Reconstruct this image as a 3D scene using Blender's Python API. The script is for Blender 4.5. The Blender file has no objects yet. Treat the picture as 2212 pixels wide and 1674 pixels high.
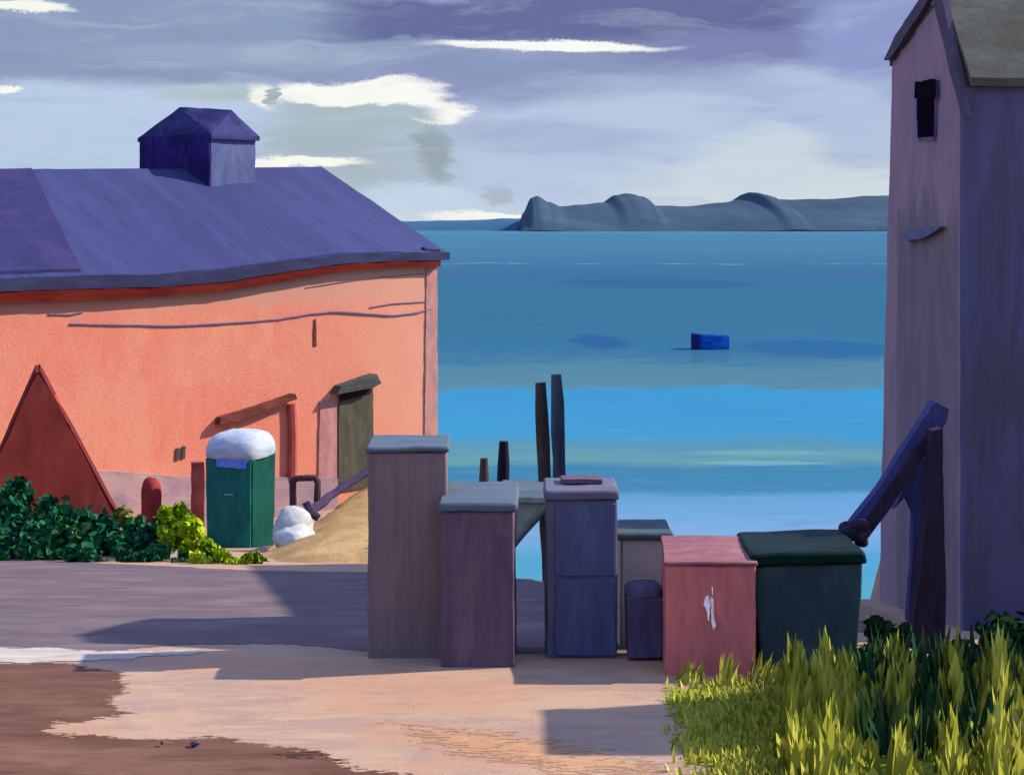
import bpy, bmesh, math, random
import numpy as np
from mathutils import Vector, Matrix, noise
random.seed(7)
sc = bpy.context.scene
COL = sc.collection
R = math.radians

# ------------------------------------------------------------------ camera, exposure, sun, sky
F = 3508.0            # focal length in units of a 2212 px wide picture
HZ = 488.0            # row of the horizon
CAMZ = 7.5            # eye height above the sea
cam = bpy.data.cameras.new('camera'); camo = bpy.data.objects.new('camera', cam); COL.objects.link(camo)
camo.location = (0, 0, CAMZ); camo.rotation_euler = (R(90), 0, 0)
cam.sensor_width = 36; cam.lens = 36 * F / 2212; cam.shift_y = -(837 - HZ) / 2212
cam.clip_start = 0.1; cam.clip_end = 20000
sc.camera = camo
sc.view_settings.view_transform = 'Standard'; sc.view_settings.look = 'None'
sc.view_settings.exposure = 1.0; sc.view_settings.gamma = 1.0; sc.view_settings.use_curve_mapping = False

SUN_EL, SUN_AZ = R(36), R(77)      # azimuth clockwise from +Y
sdir = Vector((math.cos(SUN_EL) * math.sin(SUN_AZ), math.cos(SUN_EL) * math.cos(SUN_AZ), math.sin(SUN_EL)))
sun = bpy.data.lights.new('sun', 'SUN'); suno = bpy.data.objects.new('sun', sun); COL.objects.link(suno)
sun.energy = 4.4; sun.angle = R(0.6); sun.color = (1.0, 0.90, 0.74)
suno.rotation_euler = sdir.to_track_quat('Z', 'Y').to_euler()


def W(px, py, Y):
    """point at depth Y seen at (px, py) of the 2212x1674 view"""
    return Vector(((px - 1106) / F * Y, Y, CAMZ - (py - HZ) / F * Y))


def lin(c):
    return tuple(((v / 255) / 12.92 if v <= 10 else (((v / 255) + 0.055) / 1.055) ** 2.4) for v in c)


class NT:
    def __init__(s, tree):
        s.t = tree; s.t.nodes.clear()

    def n(s, typ, **kw):
        nd = s.t.nodes.new(typ)
        for k, v in kw.items():
            setattr(nd, k, v)
        return nd

    def link(s, a, b):
        s.t.links.new(a, b)

    def put(s, sock, v):
        if hasattr(v, 'is_output'):
            s.link(v, sock)
        else:
            sock.default_value = v

    def m(s, op, a, b=0.0, c=None):
        nd = s.n('ShaderNodeMath', operation=op)
        s.put(nd.inputs[0], a); s.put(nd.inputs[1], b)
        if c is not None: s.put(nd.inputs[2], c)
        return nd.outputs[0]

    def v(s, op, a, b=(0, 0, 0)):
        nd = s.n('ShaderNodeVectorMath', operation=op)
        s.put(nd.inputs[0], a)
        if op != 'LENGTH' and op != 'ABSOLUTE': s.put(nd.inputs[1], b)
        return nd.outputs['Value'] if op == 'LENGTH' else nd.outputs[0]

    def sep(s, a):
        nd = s.n('ShaderNodeSeparateXYZ'); s.link(a, nd.inputs[0]); return nd.outputs

    def comb(s, x, y, z=0.0):
        nd = s.n('ShaderNodeCombineXYZ')
        for i, q in enumerate((x, y, z)): s.put(nd.inputs[i], q)
        return nd.outputs[0]

    def noise(s, vec, scale=1.0, detail=3.0, rough=0.55, dist=0.0, color=False):
        nd = s.n('ShaderNodeTexNoise')
        s.link(vec, nd.inputs['Vector'])
        nd.inputs['Scale'].default_value = scale; nd.inputs['Detail'].default_value = detail
        nd.inputs['Roughness'].default_value = rough; nd.inputs['Distortion'].default_value = dist
        return nd.outputs['Color'] if color else nd.outputs['Fac']

    def step(s, x, a, b):
        nd = s.n('ShaderNodeMapRange', interpolation_type='SMOOTHSTEP')
        s.put(nd.inputs[0], x)
        nd.inputs[1].default_value = a; nd.inputs[2].default_value = b
        nd.inputs[3].default_value = 0; nd.inputs[4].default_value = 1
        return nd.outputs[0]

    def mix(s, f, a, b):
        nd = s.n('ShaderNodeMix', data_type='RGBA')
        s.put(nd.inputs[0], f)
        for i, q in ((6, a), (7, b)):
            if isinstance(q, tuple) and len(q) == 3: q = q + (1,)
            s.put(nd.inputs[i], q)
        return nd.outputs[2]

    def ramp(s, f, stops):
        nd = s.n('ShaderNodeValToRGB'); s.link(f, nd.inputs[0])
        cr = nd.color_ramp
        while len(cr.elements) < len(stops): cr.elements.new(0.5)
        for e, (p, c) in zip(cr.elements, stops):
            e.position = p; e.color = tuple(c) + (1,)
        return nd.outputs[0]


# ---- sky: Nishita sky almost wholly covered by a layer of clouds, placed by direction
world = bpy.data.worlds.new('World'); sc.world = world; world.use_nodes = True
w = NT(world.node_tree)
tc = w.n('ShaderNodeTexCoord').outputs['Generated']
x, y, z = w.sep(tc)
az = w.m('MULTIPLY', w.m('ARCTAN2', x, y), 3.508)
el = w.m('MULTIPLY', w.m('ARCSINE', z), 3.508)
P = w.comb(az, el)
Ps = w.v('MULTIPLY', P, (1.0, 3.2, 1))
nb = w.noise(Ps, 2.2, 4, 0.6, 0.4, True)
nf = w.noise(w.v('MULTIPLY', P, (7.0, 42.0, 1)), 1.0, 4, 0.65, 0.3, True)
ng = w.noise(P, 150.0, 2, 0.6)
off = w.v('ADD', w.v('MULTIPLY', w.v('SUBTRACT', nb, (.5, .5, .5)), (.20, .085, 0)),
          w.v('MULTIPLY', w.v('SUBTRACT', nf, (.5, .5, .5)), (.10, .022, 0)))
grain = w.m('MULTIPLY', w.m('SUBTRACT', ng, 0.5), 0.010)
Pw = w.v('ADD', w.v('ADD', P, off), w.comb(grain, grain))
nbs = w.noise(w.v('MULTIPLY', w.v('ADD', P, w.v('MULTIPLY', off, (.6, 1.2, 0))), (3.0, 26.0, 1)), 1.0, 5, 0.62, 0.5)
svx, svy, _ = w.sep(Pw)
skyc = w.ramp(w.m('DIVIDE', w.m('ADD', svy, 0.1), 1.4), [
    (0.07, lin((208, 222, 230))), (0.13, lin((190, 206, 228))), (0.24, lin((176, 190, 222))),
    (0.32, lin((156, 170, 202))), (0.41, lin((136, 150, 188))), (0.55, (.52, .66, .92)), (0.75, (.60, .82, 1.56)), (1.0, (.60, .82, 1.62))])


def sky_patch(base, px, py, rx, ry, c, soft=0.25, box=False, amount=1.0):
    a = math.atan((px - 1106) / F); e = math.atan((HZ - py) / F * math.cos(a))
    q = w.v('MULTIPLY', w.v('SUBTRACT', Pw, (a * 3.508, e * 3.508, 0)), (1000 / rx, 1000 / ry, 0))
    if box:
        bx, by, _ = w.sep(w.v('ABSOLUTE', q)); d = w.m('MAXIMUM', bx, by)
    else:
        d = w.v('LENGTH', q)
    k = w.step(d, 1 + soft, 1 - soft)
    if amount != 1.0: k = w.m('MULTIPLY', k, amount)
    return w.mix(k, base, lin(c))


for a in [
    (250, 275, 470, 105, (184, 203, 230), .25, True), (790, 310, 240, 110, (168, 184, 195), .35),
    (1540, 120, 640, 120, (138, 150, 190), .3), (1450, 330, 520, 150, (183, 198, 226), .35),
    (1700, 420, 360, 70, (205, 218, 226), .5), (1760, 235, 190, 110, (176, 192, 222), .45),
    (350, 70, 480, 105, (138, 155, 188), .18, True), (1010, 165, 250, 60, (138, 150, 190), .4),
    (1260, 38, 520, 44, (98, 104, 154), .22, True), (1600, 95, 300, 40, (122, 130, 178), .4),
    (1870, 70, 110, 85, (142, 152, 204), .35), (560, 120, 300, 26, (152, 166, 196), .5),
    (1200, 300, 210, 40, (170, 184, 216), .5), (470, 200, 120, 22, (178, 194, 204), .4),
    (770, 203, 205, 33, (253, 252, 246), .16), (945, 238, 70, 24, (253, 252, 246), .25),
    (780, 240, 170, 14, (172, 188, 196), .3, True), (1180, 98, 250, 16, (252, 251, 246), .25),
    (640, 359, 140, 10, (250, 250, 240), .3), (560, 215, 34, 30, (246, 246, 236), .3),
    (574, 214, 18, 28, (166, 182, 190), .2), (1060, 418, 48, 17, (170, 184, 202), .25),
    (900, 425, 110, 30, (196, 212, 234), .4), (1060, 463, 120, 9, (246, 248, 242), .3),
    (60, 6, 90, 12, (250, 250, 240), .3), (930, 330, 40, 60, (150, 166, 176), .4), (10, 188, 30, 8, (250, 250, 240), .3),
    (1640, 345, 130, 70, (200, 214, 226), .4),
]:
    skyc = sky_patch(skyc, *a)
# streaks of thicker and thinner cloud
skyc = w.mix(w.m('MULTIPLY', w.step(nbs, 0.48, 0.72), 0.20), skyc, lin((216, 224, 240)))
skyc = w.mix(w.m('MULTIPLY', w.step(nbs, 0.50, 0.26), 0.20), skyc, lin((116, 128, 166)))
st = w.n('ShaderNodeTexSky', sky_type='NISHITA', sun_disc=False, sun_elevation=SUN_EL, sun_rotation=SUN_AZ)
bg1 = w.n('ShaderNodeBackground'); w.link(st.outputs[0], bg1.inputs[0]); bg1.inputs[1].default_value = 0.08
bg2 = w.n('ShaderNodeBackground'); w.link(skyc, bg2.inputs[0]); bg2.inputs[1].default_value = 0.5
mx = w.n('ShaderNodeMixShader'); mx.inputs[0].default_value = 0.97
w.link(bg1.outputs[0], mx.inputs[1]); w.link(bg2.outputs[0], mx.inputs[2])
wo = w.n('ShaderNodeOutputWorld'); w.link(mx.outputs[0], wo.inputs[0])


# ------------------------------------------------------------------ materials
def finish(t, col, rough=0.8, bump=None, bstr=0.3, bdist=0.02, spec=0.2):
    b = t.n('ShaderNodeBsdfPrincipled')
    t.put(b.inputs['Base Color'], col if not isinstance(col, tuple) else col + (1,))
    b.inputs['Roughness'].default_value = rough
    b.inputs['Specular IOR Level'].default_value = spec
    if bump is not None:
        bn = t.n('ShaderNodeBump'); bn.inputs['Strength'].default_value = bstr; bn.inputs['Distance'].default_value = bdist
        t.link(bump, bn.inputs['Height']); t.link(bn.outputs[0], b.inputs['Normal'])
    o = t.n('ShaderNodeOutputMaterial'); t.link(b.outputs[0], o.inputs[0])
    return b


def newmat(name):
    m = bpy.data.materials.new(name); m.use_nodes = True
    return m, NT(m.node_tree)


TUNE = {   'white_plastic': (0.92, 0.92, 0.95),
    'scuffed_white': (1.15, 0.92, 0.82),
    # albedo corrections found by comparing renders under this light
    'mauve_brown_metal': (0.765, 0.827, 0.604), 'plum_metal': (0.594, 0.643, 0.504), 'navy_panel': (0.819, 0.861, 0.544), 'brown_mauve_metal': (0.668, 0.735, 0.556),
    'grey_mauve_box': (1.281, 1.532, 1.053), 'dark_navy_plastic': (1.227, 1.305, 0.919), 'faded_red': (0.804, 0.82, 0.661), 'pink_lid': (0.855, 0.825, 0.74),
    'dark_green_plastic': (0.873, 0.842, 0.617), 'bottle_green_lid': (0.105, 0.16, 0.135), 'slate_blue_boards': (0.831, 0.838, 0.635), 'grey_green_roof': (0.784, 0.724, 0.626),
    'blue_grey_cupola': (0.78, 0.84, 0.792), 'navy_louvre': (1.147, 1.008, 0.829), 'red_brown_board': (0.388, 0.217, 0.287), 'grey_pink_plinth': (.80, .92, 1.04),
    'dark_red_boards': (1.08, 1.08, 0.798), 'dark_teal_plastic': (0.754, 1.044, 0.8), 'mid_green_plastic': (.42, .70, .68), 'olive_door': (0.935, 0.946, 0.858),
    'tan_sand': (.86, .78, .64), 'grey_mauve_road': (0.823, 0.739, 0.685), 'brown_earth': (0.862, 0.76, 0.678), 'dark_earth': (.6, .55, .5), 'slate_hill': (0.417, 0.482, 0.448), 'blue_headland': (.5, .6, .6),
    'indigo_timber': (0.383, 0.475, 0.375), 'violet_black_timber': (0.575, 0.495, 0.45), 'indigo_cupola_roof': (0.6, 0.637, 0.64),
    'white_sand': (.85, .85, .85), 'cream_sand': (.85, .85, .8), 'orange_sand': (.9, .88, .82), 'yellow_green_turf': (1.4, 1.3, 1.0), 'dark_purple_timber': (.6, .6, .6),
    'olive_planks': (.75, .75, .62), 'slate_blue_lid': (.85, .9, .85), 'pale_lilac_lid': (.85, .85, .8), 'teal_grey_lid': (.85, .85, .8),
    'dark_mauve_bargeboard': (0.595, 0.612, 0.561), 'blue_grey_timber': (0.714, 0.796, 0.63), 'dark_wet_timber': (1.02, 0.963, 0.75), 'black_timber': (0.6, 0.6, 0.6)}


def paint(name, cols, size=(0.12, 0.12, 0.7), rough=0.75, contrast=1.0, grain=0.06, seed=0.0, bstr=0.35, bdist=0.012, spec=0.06):
    """hand-brushed paint: up to three tints laid in strokes of the given size (metres) plus fine grain"""
    m, t = newmat(name)
    p = t.n('ShaderNodeTexCoord').outputs['Object']
    p = t.v('ADD', p, (seed, seed * 1.7, seed * 0.6))
    s = t.v('MULTIPLY', p, tuple(1 / q for q in size))
    n1 = t.noise(s, 1.0, 3, 0.55, 0.6)
    n2 = t.noise(t.v('MULTIPLY', s, (3.1, 3.1, 2.0)), 1.0, 4, 0.65, 0.3)
    n3 = t.noise(p, 0.9, 2, 0.5, 0.3)
    g = t.noise(p, 130.0, 2, 0.6)
    cols = [tuple(min(.9, a * b) for a, b in zip(c, TUNE.get(name, (1, 1, 1)))) for c in cols]
    c0, c1, c2 = (list(cols) + [cols[-1]] * 3)[:3]
    f1 = t.step(t.m('ADD', t.m('MULTIPLY', n1, .7), t.m('MULTIPLY', n2, .3)), 0.5 - .12 / contrast, 0.5 + .12 / contrast)
    f2 = t.step(t.m('ADD', t.m('MULTIPLY', n3, .65), t.m('MULTIPLY', n2, .35)), 0.49, 0.62)
    c = t.mix(f1, c0, c1)
    c = t.mix(t.m('MULTIPLY', f2, 0.8), c, c2)
    n5 = t.noise(t.v('MULTIPLY', s, (.45, .45, .5)), 1.0, 5, 0.7, 1.2)
    c = t.mix(t.m('MULTIPLY', t.step(n5, .52, .66), .35), c, k(c2, 1.35))
    c = t.mix(t.m('MULTIPLY', t.step(n5, .46, .34), .40), c, k(c1, .70))
    val = t.m('ADD', 1.0, t.m('MULTIPLY', t.m('SUBTRACT', g, 0.5), grain * 9))
    hsv = t.n('ShaderNodeHueSaturation'); t.link(c, hsv.inputs['Color']); t.link(val, hsv.inputs['Value'])
    h = t.m('ADD', t.m('MULTIPLY', n2, 1.0), t.m('MULTIPLY', g, 0.25))
    finish(t, hsv.outputs[0], rough, h, bstr, bdist, spec)
    return m


def k(c, s=1.0):
    return tuple(v * s for v in c)


def shades(c, d=0.16):
    return [c, k(c, 1 - d), k(c, 1 + d)]


M = {}
LIT, WALLK, SHADE = 0.50, 0.60, 1.9


def lit(*c): return k(lin(c), LIT)


# ------------------------------------------------------------------ mesh helpers
def wobble(bm, amp, freq, seed=0.0):
    if amp <= 0: return
    for v in bm.verts:
        q = v.co * freq + Vector((seed, seed, seed))
        v.co += noise.noise_vector(q) * amp + noise.noise_vector(q * 3.3) * amp * 0.4


def grid_face(bm, a, b, c, d, nu, nv):
    vs = []
    for j in range(nv + 1):
        tj = j / nv
        row = []
        for i in range(nu + 1):
            ti = i / nu
            p = (a.lerp(b, ti)).lerp(d.lerp(c, ti), tj)
            row.append(bm.verts.new(p))
        vs.append(row)
    for j in range(nv):
        for i in range(nu):
            bm.faces.new((vs[j][i], vs[j][i + 1], vs[j + 1][i + 1], vs[j + 1][i]))


def hexa(bot, top, res=0.1, bm=None, maxn=40):
    """box from 4 bottom and 4 top corners (counter-clockwise from above), each face a grid"""
    own = bm is None
    bm = bm or bmesh.new()
    t = bmesh.new()
    b = [Vector(q) for q in bot]; p = [Vector(q) for q in top]

    def n(a, c): return max(1, min(maxn, int(round((a - c).length / res))))
    n0 = max(n(b[0], b[1]), n(b[2], b[3])); n1 = max(n(b[1], b[2]), n(b[3], b[0])); nz = max(n(b[i], p[i]) for i in range(4))
    grid_face(t, p[0], p[1], p[2], p[3], n0, n1)
    grid_face(t, b[3], b[2], b[1], b[0], n0, n1)
    for i, nn in ((0, n0), (1, n1), (2, n0), (3, n1)):
        j = (i + 1) % 4
        grid_face(t, b[i], b[j], p[j], p[i], nn, nz)
    bmesh.ops.remove_doubles(t, verts=t.verts, dist=1e-5)
    me = bpy.data.meshes.new('tmp'); t.to_mesh(me); t.free(); bm.from_mesh(me); bpy.data.meshes.remove(me)
    return bm


def box(cx, cy, z0, sx, sy, sz, rot=0.0, taper=1.0, res=0.1, bm=None, lean=(0, 0)):
    c, s = math.cos(rot), math.sin(rot)

    def q(u, v, z, f, ox=0, oy=0):
        u *= sx / 2 * f; v *= sy / 2 * f
        return Vector((cx + u * c - v * s + ox, cy + u * s + v * c + oy, z))
    cs = [(-1, -1), (1, -1), (1, 1), (-1, 1)]
    return hexa([q(u, v, z0, taper) for u, v in cs], [q(u, v, z0 + sz, 1.0, *lean) for u, v in cs], res, bm)


def tube(pts, radii, seg=10, bm=None, caps=True):
    bm = bm or bmesh.new()
    pts = [Vector(p) for p in pts]
    if not hasattr(radii, '__len__'): radii = [radii] * len(pts)
    rings = []
    for i, p in enumerate(pts):
        d = (pts[min(i + 1, len(pts) - 1)] - pts[max(i - 1, 0)]).normalized()
        u = d.orthogonal().normalized() if i == 0 else (u - d * u.dot(d)).normalized()
        v = d.cross(u)
        rings.append([bm.verts.new(p + (u * math.cos(a) + v * math.sin(a)) * radii[i]) for a in [2 * math.pi * q / seg for q in range(seg)]])
    for a, b in zip(rings, rings[1:]):
        for i in range(seg):
            bm.faces.new((a[i], a[(i + 1) % seg], b[(i + 1) % seg], b[i]))
    if caps:
        bm.faces.new(list(reversed(rings[0]))); bm.faces.new(rings[-1])
    return bm


def prism(front, depth, res=None):
    """front: outline points (Vectors); depth: Vector"""
    bm = bmesh.new()
    a = [bm.verts.new(p) for p in front]; b = [bm.verts.new(Vector(p) + depth) for p in front]
    n = len(a)
    bm.faces.new(a); bm.faces.new(list(reversed(b)))
    for i in range(n):
        bm.faces.new((a[i], b[i], b[(i + 1) % n], a[(i + 1) % n]))
    return bm


def densify(bm, L, passes=6):
    for _ in range(passes):
        es = [e for e in bm.edges if e.calc_length() > L]
        if not es: break
        bmesh.ops.subdivide_edges(bm, edges=es, cuts=1, use_grid_fill=True)
    bmesh.ops.triangulate(bm, faces=[f for f in bm.faces if len(f.verts) > 4])


def link(name, bm, mat, parent=None, wob=0.0, freq=3.0, bevel=0.0, smooth=True, base=None, fixn=True):
    if wob: wobble(bm, wob, freq, random.uniform(0, 50))
    if fixn: bmesh.ops.recalc_face_normals(bm, faces=bm.faces)
    org = Vector(base) if base is not None else (parent.matrix_world.translation.copy() if parent is not None else Vector((0, 0, 0)))
    if parent is not None and base is None:
        org = abs_loc(parent)
    for v in bm.verts: v.co -= org
    me = bpy.data.meshes.new(name); bm.to_mesh(me); bm.free()
    o = bpy.data.objects.new(name, me); COL.objects.link(o)
    me.materials.append(mat)
    if smooth:
        me.shade_smooth(); me.set_sharp_from_angle(angle=R(38))
    if parent is not None:
        o.parent = parent
        o.location = org - abs_loc(parent)
    else:
        o.location = org
    if bevel:
        b = o.modifiers.new('bevel', 'BEVEL'); b.width = bevel; b.segments = 2; b.limit_method = 'ANGLE'; b.angle_limit = R(50)
    return o


def abs_loc(o):
    p = Vector((0, 0, 0))
    while o is not None:
        p += Vector(o.location); o = o.parent
    return p


def tag(o, label=None, cat=None, group=None, kind=None):
    if label: o['label'] = label
    if cat: o['category'] = cat
    if group: o['group'] = group
    if kind: o['kind'] = kind
    return o


def thing(name, label, cat, loc, group=None):
    o = bpy.data.objects.new(name, None); COL.objects.link(o); o.location = loc
    o.empty_display_size = 0.3
    return tag(o, label, cat, group)


# ------------------------------------------------------------------ terrain
EDGE = [(-60, 95), (-8, 56), (-1.72, 42.4), (-1.35, 32), (-0.95, 27), (0.10, 21.8), (1.6, 18.2), (3.18, 14.5), (3.52, 14.7), (3.62, 17.6), (5.6, 18.0), (6.0, 27.3), (9.5, 27.6), (12, 20), (60, 20), (2000, 60)]


def sea_dist(x, y):
    """signed distance to the quay edge, positive over the sea"""
    best = 1e9; sgn = 1
    for (ax, ay), (bx, by) in zip(EDGE, EDGE[1:]):
        dx, dy = bx - ax, by - ay
        tt = max(0, min(1, ((x - ax) * dx + (y - ay) * dy) / (dx * dx + dy * dy)))
        ex, ey = x - ax - dx * tt, y - ay - dy * tt
        d = ex * ex + ey * ey
        if d < best - 1e-9:
            best = d
            sgn = 1 if dx * (y - ay) - dy * (x - ax) > 0 else -1
    return sgn * math.sqrt(best)


def inside_land(x, y):
    # crossing test against the closed land polygon
    poly = EDGE + [(4000, -4000), (-4000, -4000), (-4000, 95)]
    c = False
    j = len(poly) - 1
    for i in range(len(poly)):
        xi, yi = poly[i]; xj, yj = poly[j]
        if (yi > y) != (yj > y) and x < (xj - xi) * (y - yi) / (yj - yi) + xi: c = not c
        j = i
    return c


def gz(x, y):
    if y < 12: h = 4.33
    elif y < 36: h = 4.33 - 0.156 * (y - 12)
    else: h = 0.586
    # soften the break of slope
    if 11 < y < 13: h = 4.33 - 0.156 * (y - 11) ** 2 / 4
    return h


def ground_z(x, y):
    return gz(x, y)


def spaced(a, b, fine, far):
    xs = []
    q = a
    while q < b: xs.append(q); q += fine
    xs.append(b)
    s = fine * 2; lo = a; hi = b
    while hi < far:
        lo -= s; hi += s; xs = [lo] + xs + [hi]; s *= 1.6
    return xs


def build_ground():
    xs = spaced(-14, 9, 0.28, 3500); ys = spaced(5, 47, 0.28, 3500)
    bm = bmesh.new(); g = []
    for yy in ys:
        row = []
        for xx in xs:
            land = inside_land(xx, yy)
            d = abs(sea_dist(xx, yy)) if (-20 < xx < 20 and 0 < yy < 60) else (9 if not land else 0)
            if land: zz = ground_z(xx, yy)
            else:
                zz = max(-2.5, gz(xx, yy) - 4.5 * min(1, d / 0.5) - 2.0 * min(1, d / 3)) if d < 9 else -2.5
            row.append(bm.verts.new((xx, yy, zz)))
        g.append(row)
    for j in range(len(ys) - 1):
        for i in range(len(xs) - 1):
            bm.faces.new((g[j][i], g[j][i + 1], g[j + 1][i + 1], g[j + 1][i]))
    m, t = newmat('peach_sand')
    p = t.n('ShaderNodeTexCoord').outputs['Object']
    s1 = t.noise(t.v('MULTIPLY', p, (0.9, 2.4, 1)), 1.0, 4, 0.6, 0.8)
    s2 = t.noise(t.v('MULTIPLY', p, (3.2, 14.0, 1)), 1.0, 4, 0.65, 0.5)
    s3 = t.noise(t.v('MULTIPLY', p, (0.5, 0.9, 1)), 1.3, 2, 0.5)
    gr = t.noise(p, 60, 3, 0.6)
    pl = lambda *q: tuple(i * j for i, j in zip(lit(*q), (.90, .92, .95)))
    c = t.mix(t.step(s1, .42, .6), pl(205, 168, 146), pl(222, 182, 150))
    c = t.mix(t.m('MULTIPLY', t.step(s2, .52, .68), .6), c, pl(232, 196, 158))
    c = t.mix(t.m('MULTIPLY', t.step(s3, .5, .62), .6), c, pl(228, 172, 134))
    c = t.mix(t.m('MULTIPLY', t.step(s2, .45, .3), .45), c, pl(184, 150, 136))
    c = t.mix(t.m('MULTIPLY', t.step(gr, .60, .75), .5), c, pl(150, 122, 112))
    finish(t, c, 0.95, t.m('ADD', s2, t.m('MULTIPLY', gr, .5)), 0.5, 0.02, 0.1)
    o = link('ground', bm, m)
    tag(o, kind='structure')
    return o


def dry_edge(m):
    """thin, broken cover towards the rim of a laid sheet (attribute «inner» is 0 on the rim)"""
    t = m.node_tree; N = lambda ty: t.nodes.new(ty)
    out = [n for n in t.nodes if n.type == 'OUTPUT_MATERIAL'][0]; b = [n for n in t.nodes if n.type == 'BSDF_PRINCIPLED'][0]
    at = N('ShaderNodeAttribute'); at.attribute_name = 'inner'
    co = N('ShaderNodeTexCoord'); mp = N('ShaderNodeMapping'); mp.inputs['Scale'].default_value = (9, 30, 1)
    t.links.new(co.outputs['Object'], mp.inputs[0])
    nz = N('ShaderNodeTexNoise'); nz.inputs['Scale'].default_value = 1.0; nz.inputs['Detail'].default_value = 5; nz.inputs['Roughness'].default_value = .7
    t.links.new(mp.outputs[0], nz.inputs['Vector'])
    ad = N('ShaderNodeMath'); ad.operation = 'ADD'; t.links.new(at.outputs['Fac'], ad.inputs[0]); t.links.new(nz.outputs['Fac'], ad.inputs[1])
    mr = N('ShaderNodeMapRange'); mr.inputs[1].default_value = .60; mr.inputs[2].default_value = .68
    t.links.new(ad.outputs[0], mr.inputs[0]); t.links.new(mr.outputs[0], b.inputs['Alpha'])


def sheet(name, outline, mat, lift=0.006, seed=1.0, step=0.12, rag=0.10, freq=2.2, streak=(1, 1), edge=.42):
    """a flat ragged-edged sheet laid over the ground; outline in ground x, y"""
    # dense ragged outline
    pts = []
    n = len(outline)
    for i in range(n):
        a = Vector(outline[i]); b = Vector(outline[(i + 1) % n])
        m = max(1, int((b - a).length / (step * .35)))
        for q in range(m):
            p = a.lerp(b, q / m)
            o1 = noise.noise_vector(Vector((p.x * freq * streak[0], p.y * freq * streak[1], seed)))
            o2 = noise.noise_vector(Vector((p.x * freq * 5 * streak[0], p.y * freq * 5 * streak[1], seed + 9)))
            pts.append((p.x + o1.x * rag * 1.6 + o2.x * rag * .5, p.y + o1.y * rag + o2.y * rag * .35))
    bm = bmesh.new()
    vs = [bm.verts.new((px, py, 0)) for px, py in pts]
    f = bm.faces.new(vs)
    bmesh.ops.triangulate(bm, faces=[f])
    # cut on a fine grid so that it follows the ground and carries a smooth distance to its own edge
    ylo = min(p[1] for p in pts); yhi = max(p[1] for p in pts); xlo = min(p[0] for p in pts); xhi = max(p[0] for p in pts)
    for lo_, hi_, no in ((ylo, yhi, (0, 1, 0)), (xlo, xhi, (1, 0, 0))):
        stp = max(.10, (hi_ - lo_) / 60); q = lo_ + stp
        while q < hi_:
            bmesh.ops.bisect_plane(bm, geom=bm.verts[:] + bm.edges[:] + bm.faces[:], plane_co=(q * no[0], q * no[1], 0), plane_no=no); q += stp
    lay = bm.verts.layers.float.new('inner')
    A = np.array(pts)
    for v in bm.verts:
        v[lay] = min(1.0, float(np.sqrt(((A - np.array((v.co.x, v.co.y))) ** 2).sum(1).min())) / edge)
    for v in bm.verts: v.co.z = ground_z(v.co.x, v.co.y) + lift
    dry_edge(mat)
    o = link(name, bm, mat)
    tag(o, kind='structure')
    return o


def G(px, py, lo=5.0, hi=60.0):
    """ground point seen at picture point"""
    a = (py - HZ) / F
    for _ in range(60):
        mid = (lo + hi) / 2
        if (CAMZ - gz(0, mid)) / mid > a: lo = mid
        else: hi = mid
    return ((px - 1106) / F * lo, lo)


build_ground()

# grey-mauve road
M['road'] = paint('grey_mauve_road', [lit(142, 130, 142), lit(128, 116, 130), lit(156, 144, 150)], (0.9, 0.25, .3), .9, 1.0, .05)
road = [G(-420, 1185), G(560, 1232), G(800, 1235), (-0.6, 24.5), (0.0, 21.6), (1.5, 18.4), (3.1, 15.3), (3.5, 14.4), G(1560, 1416), G(1150, 1412), G(800, 1412), G(640, 1395), G(430, 1392), G(180, 1412), G(-100, 1402), G(-520, 1402)]
sheet('road', road, M['road'], 0.0025, 3.0, rag=.10)
# white sand verge between road and path
M['verge'] = paint('white_sand', [lit(236, 226, 214), lit(224, 206, 190), lit(240, 234, 226)], (0.25, 0.1, .2), .95)
sheet('white_sand_verge', [G(-520, 1398), G(-60, 1396), G(120, 1400), G(300, 1406), G(420, 1402), G(470, 1412), G(360, 1420), G(200, 1432), G(60, 1436), G(-60, 1430), G(-520, 1430)], M['verge'], 0.0045, 5.0, rag=.10, freq=4, edge=.30)
# shadow of off-frame buildings, painted on the ground as a brown sheet
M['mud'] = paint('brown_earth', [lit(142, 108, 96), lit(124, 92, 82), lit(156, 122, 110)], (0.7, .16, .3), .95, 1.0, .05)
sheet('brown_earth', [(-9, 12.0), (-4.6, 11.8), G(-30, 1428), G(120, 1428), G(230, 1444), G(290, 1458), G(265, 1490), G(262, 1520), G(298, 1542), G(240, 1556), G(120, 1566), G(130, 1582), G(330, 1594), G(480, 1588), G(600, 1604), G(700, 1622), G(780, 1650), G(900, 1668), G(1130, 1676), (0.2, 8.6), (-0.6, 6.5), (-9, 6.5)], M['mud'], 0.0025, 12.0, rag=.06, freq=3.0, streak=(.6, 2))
sheet('dark_earth_streak', [G(560, 1628), G(700, 1622), G(770, 1640), G(840, 1660), G(760, 1664), G(690, 1642), G(600, 1640)], paint('dark_earth', [lit(104, 74, 66), lit(120, 90, 80)], (.4, .1, .2), .95), 0.0045, 14.0, rag=.04, freq=4)  # darker streak along the rim of the brown sheet
# peach-orange path tint
sheet('orange_sand', [G(790, 1560), G(1000, 1570), G(1200, 1590), G(1450, 1640), G(1560, 1690), G(1200, 1690), G(1000, 1650), G(860, 1600)], paint('orange_sand', [lit(226, 174, 134), lit(218, 166, 132), lit(230, 184, 146)], (.5, .12, .2), .95), 0.0025, 16.0, rag=.10, freq=2, edge=1.1)

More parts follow.
